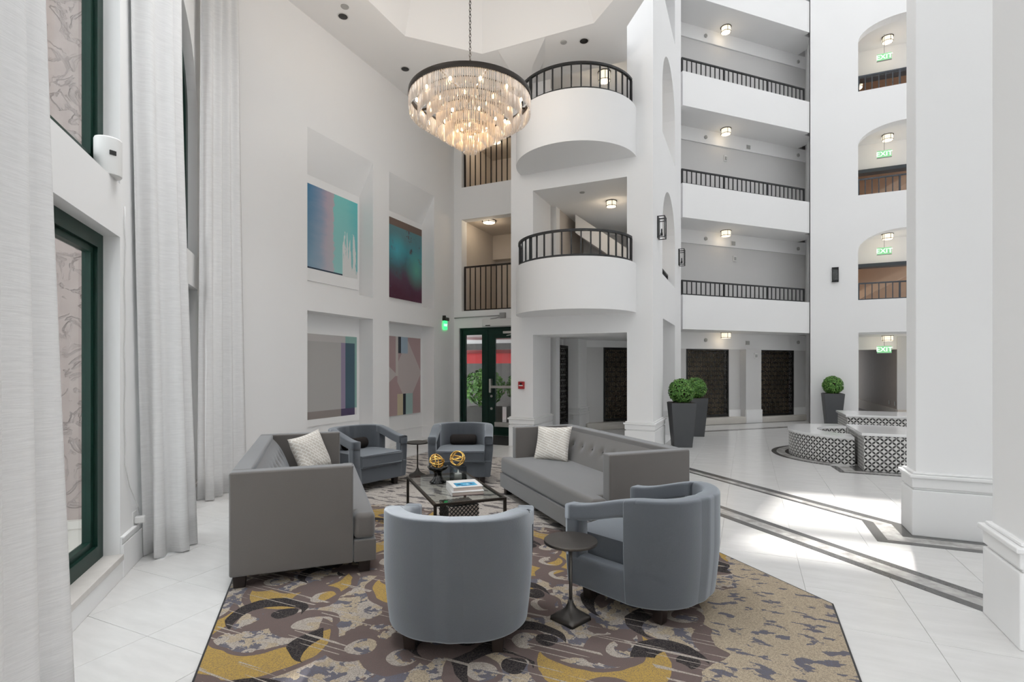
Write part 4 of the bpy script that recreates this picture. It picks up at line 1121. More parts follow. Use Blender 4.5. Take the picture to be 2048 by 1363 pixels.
# glass hurricane with candle, the second orb on top of it
hx, hy = 0.085, 0.10
hr = thing('candle_holder', 'square smoked glass candle holder beside the black bowl', 'candle holder', on_ct(hx, hy, zt), ct.rotation_euler.z)
mb = MB(); g_ = .062
for sx in (-1, 1): mb.box(sx * g_ - .002, sx * g_ + .002, -g_, g_, 0, .155); mb.box(-g_ + .002, g_ - .002, sx * g_ - .002, sx * g_ + .002, 0, .155)
mb.build('glass_walls', 'hurricane_glass', hr)
MB().box(-g_, g_, -g_, g_, 0, .008).build('foot', 'black_glaze', hr)
cd = MB().lathe([(0.034, 0), (0.034, .075), (0.030, .078), (0.012, .079), (0.006, .10), (0.001, .115)], 20).build('pillar_candle', 'candle_wax', smooth=True)
cd.location = on_ct(hx, hy, zt + .0085); tag(cd, 'white pillar candle standing in the smoked glass holder', 'candle')
orb(on_ct(hx - .005, hy + .005, zt + .158 + .066), 0.066, 'gold wire orb on the right, resting on the smoked glass holder', 9)

# ------------------------------------------------------------------ chandelier
CX, CY = -3.36, 6.10
ch = thing('chandelier', 'large round tiered crystal chandelier with a dark bronze ring, hanging on a chain', 'chandelier', (CX, CY, 4.3))
mb = MB(); n = 72; vs_, fs = [], []
for k in range(n):
    a = 2 * PI * k / n
    for r, z in ((0.81, 5.05), (0.81, 5.115), (0.785, 5.115), (0.785, 5.05)): vs_.append((CX + r * math.cos(a), CY + r * math.sin(a), z))
for k in range(n):
    for q in range(4): fs.append((k * 4 + q, ((k + 1) % n) * 4 + q, ((k + 1) % n) * 4 + (q + 1) % 4, k * 4 + (q + 1) % 4))
mb.add(vs_, fs).build('ring', 'bronze', ch, True, smooth=True)
mb = MB()
for k in range(4):
    a = PI * k / 4; mb.bar((CX - .79 * math.cos(a), CY - .79 * math.sin(a), 5.09), (CX + .79 * math.cos(a), CY + .79 * math.sin(a), 5.09), .02, .02)
for r in (.68, .56, .44, .32, .20, .09):
    mb.tube([(CX + r * math.cos(2 * PI * k / 40), CY + r * math.sin(2 * PI * k / 40), 5.08 - (.8 - r) * .62) for k in range(40)], .008, 5, True)
mb.build('spider_frame', 'bronze', ch, True)
tiers = [(.795, 5.06, 4.855), (.68, 5.00, 4.775), (.56, 4.93, 4.695), (.44, 4.85, 4.61), (.32, 4.77, 4.525), (.20, 4.68, 4.445), (.085, 4.60, 4.36)]
for r, zt_, zb_ in tiers:
    mb = MB(); cnt = max(12, int(2 * PI * r / .026))
    for k in range(cnt):
        a = 2 * PI * (k + random.uniform(-.15, .15)) / cnt; x, y = CX + r * math.cos(a), CY + r * math.sin(a); q = .0105; ph = a + random.uniform(-.3, .3)
        zb2 = zb_ + random.uniform(-.003, .003)
        tri = [(x + q * math.cos(ph + i * 2 * PI / 3), y + q * math.sin(ph + i * 2 * PI / 3)) for i in range(3)]
        mb.add([(*p, zb2 + .012) for p in tri] + [(*p, zt_) for p in tri] + [(x, y, zb2 - .006)], [(3, 4, 5), (0, 1, 4, 3), (1, 2, 5, 4), (2, 0, 3, 5), (1, 0, 6), (2, 1, 6), (0, 2, 6)])
    o = mb.build('crystal_tier', 'crystal', ch, True); o['kind'] = 'stuff'
bm_ = MB().sphere((0, 0, 0), 0.017, 8, 6, 1.5).build('bulb', 'bulb_core', ch, smooth='all'); first = True
for r, z, cnt in ((.70, 4.98, 12), (.52, 4.90, 9), (.34, 4.80, 6), (.17, 4.66, 4)):
    for k in range(cnt):
        a = 2 * PI * (k + .3) / cnt; o = bm_ if first else bm_.copy()
        if not first: COL.objects.link(o)
        first = False; o.location = (r * math.cos(a), r * math.sin(a), z - 4.3)
mb = MB(); L_ = 5.10; k = 0; zc = 5.12
while zc < 8.6:
    pts = []
    for i in range(14):
        a = 2 * PI * i / 14; u_ = .013 * math.cos(a); v_ = .026 * math.sin(a)
        pts.append((CX + (u_ if k % 2 == 0 else 0), CY + (0 if k % 2 == 0 else u_), zc + .026 + v_))
    mbl = MB().tube(pts, .0042, 5, True); mbl.build('chain_link', 'bronze', ch, True, smooth='all')
    zc += .043; k += 1
MB().bar((CX, CY, zc), (CX, CY, 11.6), .012).build('stem', 'bronze', ch, True)
pl = bpy.data.lights.new('chandelier_light', 'POINT'); pl.energy = 52; pl.color = (1.0, .95, .89); pl.shadow_soft_size = .3
po_ = bpy.data.objects.new('chandelier_light', pl); COL.objects.link(po_); po_.location = (0, 0, 1.15); po_.parent = ch
pl2 = bpy.data.lights.new('chandelier_glow', 'POINT'); pl2.energy = 20; pl2.color = (1.0, .66, .34); pl2.shadow_soft_size = .28
po2 = bpy.data.objects.new('chandelier_glow', pl2); COL.objects.link(po2); po2.location = (0, 0, .48); po2.parent = ch

# ------------------------------------------------------------------ paintings
def painting(name, y0, y1, z0, z1, mat, label, margin=None):
    x = XBK + 0.002
    t = thing(name, label, 'painting', (x, (y0 + y1) / 2, z0))
    m0 = margin or 0
    MB().box(x, x + .030, y0 - m0, y1 + m0, z0 - m0, z1 + m0 * .8).build('canvas', 'white_paint', t, True)
    c = MB(); X_ = x + .0315
    c.add([(X_ - .001, y0, z0), (X_ - .001, y1, z0), (X_ - .001, y1, z1), (X_ - .001, y0, z1), (X_, y0, z0), (X_, y1, z0), (X_, y1, z1), (X_, y0, z1)], [(4, 5, 6, 7), (3, 2, 1, 0)])
    c.uv = []
    for f in c.f:
        for i in f:
            _, y, z = c.v[i]; c.uv.append(((y - y0) / (y1 - y0), (z - z0) / (z1 - z0)))
    c.build('picture', mat, t, True)
    return t
painting('abstract_painting', 6.14, 7.52, 3.13, 4.50, 'art_teal_wash', 'abstract painting of teal, blue and pink washes with white drips, upper niche', 0.0)
t_ = [o for o in COL.objects if o.name == 'abstract_painting'][0]
MB().box(XBK + .002, XBK + .029, 6.09, 7.56, 2.93, 4.51).build('mount', 'white_paint', t_, True)
painting('abstract_painting', 8.16, 9.58, 2.92, 4.52, 'art_turquoise', 'dark abstract painting of turquoise over plum with a brown top band, upper niche', 0.0)
painting('abstract_painting', 6.16, 7.50, 0.67, 2.07, 'art_grey_planes', 'abstract painting of a grey field with navy and mint planes, lower niche', 0.0)
t_ = [o for o in COL.objects if o.name == 'abstract_painting.002'][0]
MB().box(XBK + .002, XBK + .029, 6.09, 7.56, 0.56, 2.17).build('mount', 'white_paint', t_, True)
painting('abstract_painting', 8.16, 9.53, 0.55, 2.15, 'art_pink_shapes', 'abstract painting of dusty pink with pale hexagons and dark bars, lower niche', 0.0)

# ------------------------------------------------------------------ curtains
def curtain(label, top, bot, zt_, nfold, amp, seed, zb=0.012, mid=None):
    """lofted cloth: plan polylines at the top and the bottom"""
    rnd = random.Random(seed); nu, nv = nfold * 10, 26
    def along(pl_, t_):
        L = [0]
        for p, q in zip(pl_, pl_[1:]): L.append(L[-1] + math.dist(p, q))
        d = t_ * L[-1]; j = 0
        while j < len(pl_) - 2 and L[j + 1] < d: j += 1
        f = (d - L[j]) / max(1e-6, L[j + 1] - L[j]); p, q = Vector(pl_[j]), Vector(pl_[j + 1])
        dr = (q - p).normalized(); return p + (q - p) * f, Vector((-dr.y, dr.x))
    ph = [rnd.uniform(-.6, .6) for _ in range(nfold + 1)]
    vs_, fs = [], []
    for j in range(nv + 1):
        v = j / nv; w_ = (1 - v) ** 1.6                                    # v=0 bottom
        for i in range(nu + 1):
            t_ = i / nu; a, na = along(top, t_); b_, nb = along(bot, t_)
            q = t_ * nfold; k = int(q) % (nfold + 1)
            wave = math.sin(2 * PI * q + ph[k % len(ph)] * .5) * amp * (0.75 + .5 * w_) * (1 + .3 * math.sin(3.1 * q + v * 2))
            p = a * (1 - w_) + b_ * w_; nn_ = (na * (1 - w_) + nb * w_)
            p = p + nn_ * wave
            vs_.append((p.x, p.y, zb + (zt_ - zb) * v))
    for j in range(nv):
        for i in range(nu):
            a = j * (nu + 1) + i; fs.append((a, a + 1, a + nu + 2, a + nu + 1))
    o = MB().add(vs_, fs).build('curtain', 'curtain_white', smooth='all')
    md = o.modifiers.new('thick', 'SOLIDIFY'); md.thickness = 0.004
    base(o, (bot[0][0], bot[0][1], zb))
    return tag(o, label, 'curtain', 'floor-length white curtains at the arched windows')
curtain('white floor-length curtain at the left edge, nearest the camera', [FW(1.9, -1.16), FW(2.5, -1.14), FW(2.98, -1.22)], [FW(1.6, -1.12), FW(2.3, -1.02), FW(2.80, -1.00)], 6.9, 5, .035, 1)
curtain('white floor-length curtain between the two arched windows', [FW(4.56, -1.27), FW(4.76, -1.18), FW(5.05, -1.10), FW(5.35, -1.15), FW(5.60, -1.20)], [FW(4.92, -1.27), FW(4.88, -1.13), FW(4.95, -1.00), FW(5.15, -1.0), FW(5.50, -1.13)], 6.9, 5, .045, 5)
curtain('white floor-length curtain in the far corner beside the paintings wall', [FW(6.98, -1.24), FW(7.05, -1.12), FW(7.2, -1.02), FW(7.36, -.90)], [FW(6.80, -1.24), FW(6.75, -1.12), FW(7.1, -.98), FW(7.3, -.80)], 6.9, 4, .035, 9)

# ------------------------------------------------------------------ railings
def railing_straight(name, label, fr, a0, a1, k, z0, z1, n, mat, posts=(), group='black metal balustrades'):
    t = thing(name, label, 'railing', (*fr((a0 + a1) / 2, k), z0), 0, group)
    w_ = .022
    MB().fbox(fr, a0, a1, k - .02, k + .02, z1 - .035, z1).build('top_rail', mat, t, True)
    MB().fbox(fr, a0, a1, k - .014, k + .014, z0 + .015, z0 + .04).build('bottom_rail', mat, t, True)
    for i in range(n + 1):
        a = a0 + .015 + (a1 - a0 - .03) * i / n; ps = i in posts or i in (0, n)
        h_ = .019 if ps else .0105
        MB().fbox(fr, a - h_, a + h_, k - h_, k + h_, z0 if ps else z0 + .04, z1 - .035).build('post' if ps else 'baluster', mat, t, True)
    return t
names = {0: 'second', 1: 'third', 2: 'fourth', 3: 'fifth'}
for i, z in enumerate(LV):
    if i < 3:
        railing_straight('gallery_railing', 'long black railing on the %s floor gallery' % names[i], fcp, a0c + .005, a1c - .10, -0.08, z + .845, z + 1.22, 28, 'rail_black', (9, 19))
    else:
        railing_straight('gallery_railing', 'end of the black railing on the fifth floor gallery at the top of the picture', fcp, a1c - 1.6, a1c - .10, -0.08, z + .845, z + 1.22, 11, 'rail_black')
for i, z in enumerate(SL):
    railing_straight('arch_railing', 'dark blue-grey railing in the %s arch of the tower' % ('lowest', 'middle', 'highest')[i], ft, 2.69, 4.83, -0.16, z, z + .47, 14, 'rail_blue', (6,), 'railings in the tower arches')
for i, (z0, z1) in enumerate(((2.82, 3.86), (5.66, 6.70))):
    railing_straight('hall_railing', 'dark railing above the green door' if i == 0 else 'dark railing partly hidden behind the tip of the chandelier', fd, -5.99, -4.21, -0.12, z0, z1, 13, 'bronze', (), 'railings above the green door')
railing_straight('arch_railing', 'short piece of black railing inside the arched opening beside the wall lantern', fs_, 10.36, 12.24, -0.17, 3.33, 3.62, 12, 'rail_black', (), 'railings in the side arches')
def railing_round(label, z0, z1):
    t = thing('balcony_railing', label, 'railing', (BC[0], BC[1] - 1.02, z0), 0, 'curved railings on the round balconies')
    r = 1.04; n = 56; A0, A1 = PI * 1.035, PI * 1.965
    P = lambda a, z: (BC[0] + r * math.cos(a), BC[1] + r * math.sin(a), z)
    def arc(zc_, w_, h_):
        mb = MB(); vs_, fs = [], []
        for i in range(n + 1):
            a = A0 + (A1 - A0) * i / n
            for dr, dz in ((-w_, -h_), (w_, -h_), (w_, h_), (-w_, h_)):
                vs_.append((BC[0] + (r + dr) * math.cos(a), BC[1] + (r + dr) * math.sin(a), zc_ + dz))
        for i in range(n):
            for q in range(4): fs.append((i * 4 + q, i * 4 + (q + 1) % 4, i * 4 + 4 + (q + 1) % 4, i * 4 + 4 + q))
        fs += [(3, 2, 1, 0), tuple(n * 4 + q for q in range(4))]
        return mb.add(vs_, fs)
    arc(z1 - .02, .022, .018).build('top_rail', 'rail_black', t, True); arc(z0 + .03, .016, .014).build('bottom_rail', 'rail_black', t, True)
    for i in range(20):
        a = A0 + (A1 - A0) * i / 19; ps = i in (0, 6, 19); h_ = .02 if ps else .011
        c, s_ = math.cos(a), math.sin(a)
        q = [(BC[0] + (r + dr) * c - dt * s_, BC[1] + (r + dr) * s_ + dt * c) for dr, dt in ((-h_, -h_), (h_, -h_), (h_, h_), (-h_, h_))]
        MB().prism(q, z0 if ps else z0 + .04, z1 - .038).build('post' if ps else 'baluster', 'rail_black', t, True)
railing_round('curved black railing on the lower round balcony', 3.34, 3.80)
railing_round('curved black railing on the upper round balcony beside the chandelier', 6.08, 6.54)

# ------------------------------------------------------------------ ceiling drum lights
def drum_light(label, loc, r=0.125, h=0.15, power=9):
    t = thing('ceiling_light', label, 'ceiling light', (loc[0], loc[1], loc[2] - h - .012), 0, 'bronze-banded drum ceiling lights')
    z = loc[2]
    MB().lathe([(r * .85, -.013), (r * 1.12, -.012), (r * 1.12, -.002), (r * .85, -.001)], 24, loc).build('ceiling_plate', 'bronze', t, True, smooth=True)
    MB().lathe([(r * .93, -h), (r * .98, -h + .01), (r * .98, -.014), (r * .5, -.013)], 24, loc).build('glass_shade', 'lamp_glow', t, True, smooth=True)
    mb = MB(); mb.tube([(loc[0] + r * 1.01 * math.cos(2 * PI * k / 24), loc[1] + r * 1.01 * math.sin(2 * PI * k / 24), z - h + .015) for k in range(24)], .006, 5, True)
    for k in range(4):
        a = 2 * PI * k / 4 + .4; mb.bar((loc[0] + r * 1.01 * math.cos(a), loc[1] + r * 1.01 * math.sin(a), z - h - .006), (loc[0] + r * 1.01 * math.cos(a), loc[1] + r * 1.01 * math.sin(a), z - .01), .010)
    mb.build('cage', 'bronze', t, True)
    if power:
        l = bpy.data.lights.new('drum_light', 'POINT'); l.energy = power; l.color = (1, .80, .56); l.shadow_soft_size = .12
        o = bpy.data.objects.new('drum_light', l); COL.objects.link(o); o.location = (0, 0, -.03); o.parent = t
gl_ = ['ground', 'second', 'third', 'fourth']
for i, z in enumerate(LV): drum_light('drum ceiling light over the %s floor gallery' % gl_[i], (-0.53, 15.22, z), power=1.2)
for i, z in enumerate((2.42, 5.26, 8.02, 10.76)): drum_light('drum ceiling light above the exit sign in the tower, %s floor' % gl_[i], (3.57, 17.62, z), .13, power=3)
drum_light('drum ceiling light seen through the lower round balcony opening', (-2.55, 10.62, 4.94), .10, .12, power=5)
drum_light('drum ceiling light behind the upper round balcony railing', (-2.72, 10.72, 7.68), .12, .2, power=5)
drum_light('flush ceiling light in the hall above the green door', (-5.55, 11.0, 4.98), .15, .05, power=8)
drum_light('unseen flush light added to brighten the upper hall behind the chandelier', (-5.5, 11.2, 6.95), .15, .05, power=8)  # hidden lamp, added because the hall rendered dark
drum_light('large drum light behind the highest tower arch railing', (3.0, 19.0, 10.85), .22, .75, power=14)
drum_light('ceiling light behind the middle tower arch', (3.05, 19.2, 8.15), .17, .5, power=16)
drum_light('lamp at the left edge behind the lowest tower arch', (2.5, 19.0, 5.3), .15, .9, power=22)

# ------------------------------------------------------------------ exit signs
def text_mesh(body, size, depth):
    cu = bpy.data.curves.new('t', 'FONT'); cu.body = body; cu.size = size; cu.extrude = depth; cu.align_x = 'CENTER'; cu.align_y = 'CENTER'
    ob = bpy.data.objects.new('t', cu); COL.objects.link(ob)
    me = bpy.data.meshes.new_from_object(ob.evaluated_get(bpy.context.evaluated_depsgraph_get()))
    bpy.data.objects.remove(ob); return me
exit_me = text_mesh('EXIT', 0.185, 0.004)
def exit_sign(label, loc, hang, z_ceil=None):
    t = thing('exit_sign', label, 'exit sign', loc, 0, 'green exit signs')
    w_, h_ = .165, .095
    MB().box(-w_, w_, -.008, .008, -h_, h_).build('panel', 'exit_panel', t)
    MB().box(-w_ - .008, w_ + .008, -.02, .02, -h_ - .012, -h_).build('base_rail', 'grey_box', t)
    o = bpy.data.objects.new('lettering', exit_me); COL.objects.link(o); o.parent = t; o.rotation_euler = (PI / 2, 0, 0); o.location = (0, -.010, -.002); o.scale = (1.0, .95, 1)
    if not exit_me.materials: exit_me.materials.append(M['exit_letter'])
    if z_ceil: MB().tube([(0, 0, h_), (0, 0, z_ceil - loc[2])], .006, 6).build('stem', 'grey_box', t)
for i, z in enumerate((2.42, 5.26, 8.02, 10.76)):
    zz = (2.03, 4.76, 7.45, 10.14)[i]
    exit_sign('hanging green exit sign in the tower, %s floor' % gl_[i], (3.46, 17.45, zz), True, z)
t = thing('exit_sign', 'green exit sign mounted on the paintings wall beside the green door', 'exit sign', (-6.2, 10.03, 2.36), 0, 'green exit signs')
MB().box(-6.2, -6.12, 9.98, 10.14, 2.57, 2.64).build('housing', 'bronze', t, True)
MB().box(-6.19, -6.13, 9.97, 10.02, 2.64, 2.68).build('bracket', 'black_plastic', t, True)
MB().box(-6.175, -6.165, 9.985, 10.135, 2.37, 2.57).build('panel', 'exit_green', t, True)
o = bpy.data.objects.new('lettering', text_mesh('EXIT', .075, .002)); COL.objects.link(o); o.data.materials.append(M['exit_letter']); o.parent = t
o.location = (0.037, .03, .11); o.rotation_euler = (PI / 2, 0, PI / 2)

# ------------------------------------------------------------------ wall lanterns
def lantern(label, fr, a, k, z0, z1, w_=.10, d_=.13):
    t = thing('wall_lantern', label, 'wall lamp', (*fr(a, k), z0), 0, 'black box wall lanterns')
    b_ = .007
    MB().fbox(fr, a - w_, a + w_, k, k + .02, z0, z1).build('back_plate', 'rail_black', t, True)
    mb = MB()
    for sa in (-1, 1):
        mb.fbox(fr, a + sa * w_ - b_, a + sa * w_ + b_, k + d_ - b_, k + d_ + b_, z0, z1)
        for z in (z0, z1 - .012, z1 - .06): mb.fbox(fr, a + sa * w_ - b_, a + sa * w_ + b_, k, k + d_, z, z + .012)
    for z in (z0, z1 - .012, z1 - .06, z0 + .04): mb.fbox(fr, a - w_, a + w_, k + d_ - b_, k + d_ + b_, z, z + .012)
    mb.build('cage', 'rail_black', t, True)
    mb = MB(); mb.fbox(fr, a - w_ + .012, a + w_ - .012, k + d_ - .004, k + d_ - .001, z0 + .05, z1 - .06); mb.build('pane', 'seeded_glass', t, True)
    c = fr(a, k + d_ / 2)
    MB().lathe([(.02, z0 + .05), (.02, z0 + .10), (.012, z0 + .11), (.012, z0 + .17), (.001, z0 + .18)], 10, (*c, 0)).build('candle_holder', 'rail_black', t, True)
    MB().bar((*fr(a, k), z0 + .06), (*c, z0 + .06), .012).build('bracket', 'rail_black', t, True)
lantern('black box wall lantern on the near pier beside the arched side opening', fs_, 9.80, 0, 3.87, 4.26)
lantern('black box wall lantern at the far end of the side wall beside the gallery', fs_, 12.98, 0, 3.95, 4.33)
lantern('black box wall lantern on the tower', ft, 2.145, 0, 3.82, 4.21, .07, .06)

# ------------------------------------------------------------------ small ceiling and wall fittings
def round_fit(name, label, cat, loc, r, kind, grp):
    t = thing(name, label, cat, (loc[0], loc[1], loc[2] - .012), 0, grp)
    if kind == 'down':
        MB().lathe([(r, -.003), (r * 1.25, -.004), (r * 1.28, -.001), (r, 0)], 28, loc).build('trim_ring', 'white_plastic', t, True, smooth=True)
        MB().lathe([(.001, -.006), (r * .98, -.006), (r, -.003), (.001, -.002)], 28, loc).build('reflector', 'black_plastic', t, True, smooth=True)
    else:
        MB().lathe([(.001, -.012), (r * .9, -.012), (r, -.006), (r, -.001)], 24, loc).build('disc', 'vent_grey' if kind == 'grey' else 'white_plastic', t, True, smooth=True)
        MB().lathe([(.001, -.014), (r * .7, -.014), (r * .7, -.012), (.001, -.0121)], 24, loc).build('grille', 'vent_grey', t, True)
    return t
DOWN = [((-5.71, 6.30), 'recessed downlight in the ceiling beside the top left of the paintings wall'), ((-5.68, 7.87), 'recessed downlight in the ceiling just left of the chandelier ring'),
        ((-2.48, 8.42), 'recessed downlight in the soffit above the upper round balcony'), ((-4.3, 3.75), ''), ((-3.5, 3.3), ''), ((-2.8, 2.4), ''), ((-2.2, 3.3), ''), ((-2.0, 1.7), '')]
for (x, y), lb in DOWN:
    t = round_fit('downlight', lb or 'unseen downlight added to brighten the lounge, %s from the far window' % ('first', 'second', 'third', 'fourth', 'fifth')[[q for q, z_ in DOWN if not z_].index((x, y))], 'downlight', (x, y, ZC), .07, 'down', 'recessed downlights')
    if lb: continue                                    # the three in view are switched off
    l = bpy.data.lights.new('fill_spot', 'SPOT'); l.energy = FILL_W; l.spot_size = math.radians(112); l.spot_blend = 1.0; l.shadow_soft_size = .25; l.color = (.98, .99, 1)  # fill spot in a fitting added out of view
    o = bpy.data.objects.new('fill_spot', l); COL.objects.link(o); o.location = (0, 0, -.06); o.parent = t
round_fit('ceiling_speaker', 'small round ceiling speaker beside the topmost downlight', 'speaker', (-5.53, 6.14, ZC), .06, 'grey', 'round ceiling speakers')
round_fit('ceiling_speaker', 'small round ceiling speaker above the upper round balcony', 'speaker', (-2.80, 8.31, ZC), .055, 'grey', 'round ceiling speakers')
round_fit('smoke_detector', 'small detector on the ceiling of the lower round balcony opening', 'detector', (-2.9, 9.72, 4.89), .05, 'grey', None)
# sprinkler escutcheons, strobes and speakers on the galleries
for i, z in enumerate(LV):
    for j, xx in enumerate((-1.05, 1.34)):
        c = fcb(ac(xx), 0.035); t = thing('sprinkler_cover', 'round sprinkler cover on the %s floor gallery soffit, %s end' % (gl_[i], ('left', 'right')[j]), 'sprinkler', (*c, z - .2), 0, 'round sprinkler covers')
        mb = MB(); mb.tube([(*fcb(ac(xx), .02), z - .2), (*fcb(ac(xx), .045), z - .2)], .05, 16); mb.build('cover', 'vent_grey', t, True)
        MB().tube([(*fcb(ac(xx), .045), z - .2), (*fcb(ac(xx), .065), z - .2)], .014, 8).build('nozzle', 'steel', t, True)
    if i < 3:
        xx = (-0.02, -0.38, 0.0)[i]; xs = (0.05, -0.32, -0.55)[i]
        t = thing('gallery_speaker', 'grey square speaker on the %s floor gallery soffit' % gl_[i], 'speaker', (*fcb(ac(xx), .02), z - .28), 0, 'square gallery speakers')
        MB().fbox(fcb, ac(xx) - .06, ac(xx) + .06, .02, .05, z - .30, z - .2).build('grille', 'vent_grey', t, True); MB().fbox(fcb, ac(xx) - .07, ac(xx) + .07, .02, .035, z - .31, z - .19).build('surround', 'white_plastic', t, True)
        kk = 0.22 if i == 0 else -.02
        t = thing('alarm_strobe', 'white alarm strobe on the %s floor gallery back wall' % gl_[i], 'alarm', (*fcb(ac(xs), kk), z - .75), 0, 'white alarm strobes')
        MB().fbox(fcb, ac(xs) - .055, ac(xs) + .055, kk, kk + .03, z - .76 + (.02 if i else .07), z - .58 + (.0 if i else .04)).build('housing', 'white_plastic', t, True, bevel=.004, seg=1)
        MB().fbox(fcb, ac(xs) - .03, ac(xs) + .03, kk + .03, kk + .045, z - .70 + (.0 if i else .04), z - .62 + (0 if i else .04)).build('lens', 'vent_grey', t, True)

# ------------------------------------------------------------------ green door and what is beside it
dr = bpy.data.objects.new('door_1', None); COL.objects.link(dr); dr.location = (-5.2, YD - .05, 0); struct(dr, 'dark green glazed door with a narrow sidelight')
yd0, yd1 = YD + .06, YD + .12
def dpart(nm, outer, holes, th, y, mat):
    o = wall2d(nm, outer, holes, FY(y), th, mat)
    for v in o.data.vertices: v.co -= dr.location
    o.parent = dr; return o
dpart('door_frame', rect(-6.07, -4.20, 0, 2.43), [rect(-6.02, -5.42, .03, 2.38), rect(-5.34, -4.25, .03, 2.38)], .10, YD + .05, 'green_paint')
dpart('sidelight_sash', rect(-6.02, -5.42, .03, 2.38), [rect(-5.93, -5.51, .12, 2.27)], .05, YD + .07, 'green_paint')
dpart('sidelight_pane', rect(-5.93, -5.51, .12, 2.27), [], .008, YD + .09, 'window_glass')
dpart('door_leaf', rect(-5.34, -4.25, .01, 2.38), [rect(-5.17, -4.42, .30, 2.18)], .05, YD + .06, 'green_paint')
dpart('door_pane', rect(-5.17, -4.42, .30, 2.18), [], .008, YD + .085, 'window_glass')
mb = MB(); mb.box(-5.27, -4.35, YD - .03, YD + .02, 1.06, 1.12); mb.build('push_bar', 'steel', dr, True, bevel=.006, seg=1)
MB().box(-5.275, -5.235, YD - .05, YD + .06, .96, 1.27).build('pull_handle', 'steel', dr, True, bevel=.008)
for z in (.88, .60): 
    mb = MB(); mb.tube([(-5.255, YD + .06, z), (-5.255, YD + .035, z)], .028, 14); mb.build('lock_cylinder', 'steel', dr, True)
MB().box(-4.95, -4.45, YD, YD + .05, 2.28, 2.33).build('door_closer', 'steel', dr, True); MB().bar((-4.6, YD - .01, 2.27), (-4.85, YD - .02, 2.23), .015).build('closer_arm', 'steel', dr, True)
MB().box(-5.17, -4.42, YD + .02, YD + .06, .20, .30).build('kick_rail', 'steel', dr, True)
op = thing('door_operator', 'white door operator cover above the green door', 'door operator', (-4.9, YD, 2.44)); MB().box(-5.42, -4.3, YD - .09, YD, 2.44, 2.60).build('cover', 'white_plastic', op, True, bevel=.01); MB().box(-5.34, -5.22, YD - .092, YD - .05, 2.45, 2.47).build('sensor', 'black_plastic', op, True)
jb = thing('junction_box', 'grey junction box with conduit on the wall above the green door', 'electrical box', (-4.95, YD, 2.66)); MB().box(-5.01, -4.87, YD - .06, YD, 2.62, 2.74).build('box', 'grey_box', jb, True, bevel=.006, seg=1)
mb = MB(); mb.tube([(-6.18, YD - .02, 2.665), (-5.6, YD - .02, 2.675), (-5.01, YD - .02, 2.68)], .011, 8); mb.tube([(-5.01, YD - .02, 2.65), (-5.12, YD - .02, 2.62), (-5.25, YD - .02, 2.61)], .009, 8); mb.build('conduit', 'grey_box', jb, True, smooth='all')
mt_ = MB().prism([(-5.7, 9.25), (-4.25, 9.25), (-4.25, 10.45), (-5.7, 10.45)], .0025, .012).build('door_mat', 'door_mat'); tag(base(mt_, (-4.95, 9.8, .0025)), 'black mat on the floor in front of the green door', 'mat')
fa2 = thing('fire_alarm', 'red fire alarm pull station on the white pier beside the green door', 'fire alarm', (-3.96, YB, 1.11))
MB().box(-4.02, -3.90, YB - .05, YB, 1.11, 1.25).build('housing', 'red_plastic', fa2, True, bevel=.006, seg=1)
MB().box(-4.0, -3.92, YB - .062, YB - .05, 1.165, 1.185).build('pull_handle', 'white_plastic', fa2, True); MB().box(-3.975, -3.945, YB - .060, YB - .05, 1.19, 1.225).build('window', 'black_plastic', fa2, True)
# outside the door
struct(MB().box(-9, -3.0, 10.75, 19, -.12, -.02).build('floor_outside', 'exterior_floor'))
o = MB().box(-5.0, -4.55, 12.2, 12.6, -.02, 3.6).build('outside_pillar', 'beige_ledge', bevel=.02); tag(base(o, (-4.8, 12.4, -.02)), 'pale square pillar seen through the glass of the green door', 'pillar')
aw = thing('awning', 'red awning seen through the glass of the green door', 'awning', (-6.6, 15.5, 2.0)); MB().hull8([(-9, 14.6, 1.93), (-4.6, 14.6, 1.93), (-4.6, 16.2, 2.1), (-9, 16.2, 2.1)], [(-9, 14.6, 1.97), (-4.6, 14.6, 1.97), (-4.6, 16.2, 2.15), (-9, 16.2, 2.15)]).build('canopy', 'awning_red', aw, True); MB().box(-9, -4.6, 14.55, 14.6, 1.66, 1.93).build('valance', 'awning_red', aw, True)
mb = MB()
for x in (-8.6, -7.4, -6.2, -5.0): mb.box(x - .03, x + .03, 14.62, 14.68, -.02, 2.05)
mb.build('frame', 'rail_black', aw, True)
def leaf_ball(parent, c, r, n, size, mat='boxwood_leaf', name='foliage', sq=1.0, world=True, seed=1):
    rnd = random.Random(seed); mb = MB()
    for _ in range(n):
        z = rnd.uniform(-1, 1); a = rnd.uniform(0, 2 * PI); q = math.sqrt(1 - z * z); d = Vector((q * math.cos(a), q * math.sin(a), z)); rr = r * rnd.uniform(.86, 1.02)
        p = Vector(c) + Vector((d.x * rr, d.y * rr, d.z * rr * sq)); t1 = d.cross(Vector((rnd.uniform(-1, 1), rnd.uniform(-1, 1), rnd.uniform(-1, 1)))).normalized()
        nn_ = (d + Vector((rnd.uniform(-.7, .7), rnd.uniform(-.7, .7), rnd.uniform(-.7, .7)))).normalized(); t2 = nn_.cross(t1).normalized(); t1 = t2.cross(nn_)
        s_ = size * rnd.uniform(.7, 1.25)
        mb.add([p - t1 * s_, p + t2 * s_ * .55, p + t1 * s_, p - t2 * s_ * .55], [(0, 1, 2, 3)])
    o = mb.build(name, mat, parent, world); o['kind'] = 'stuff'
    return o
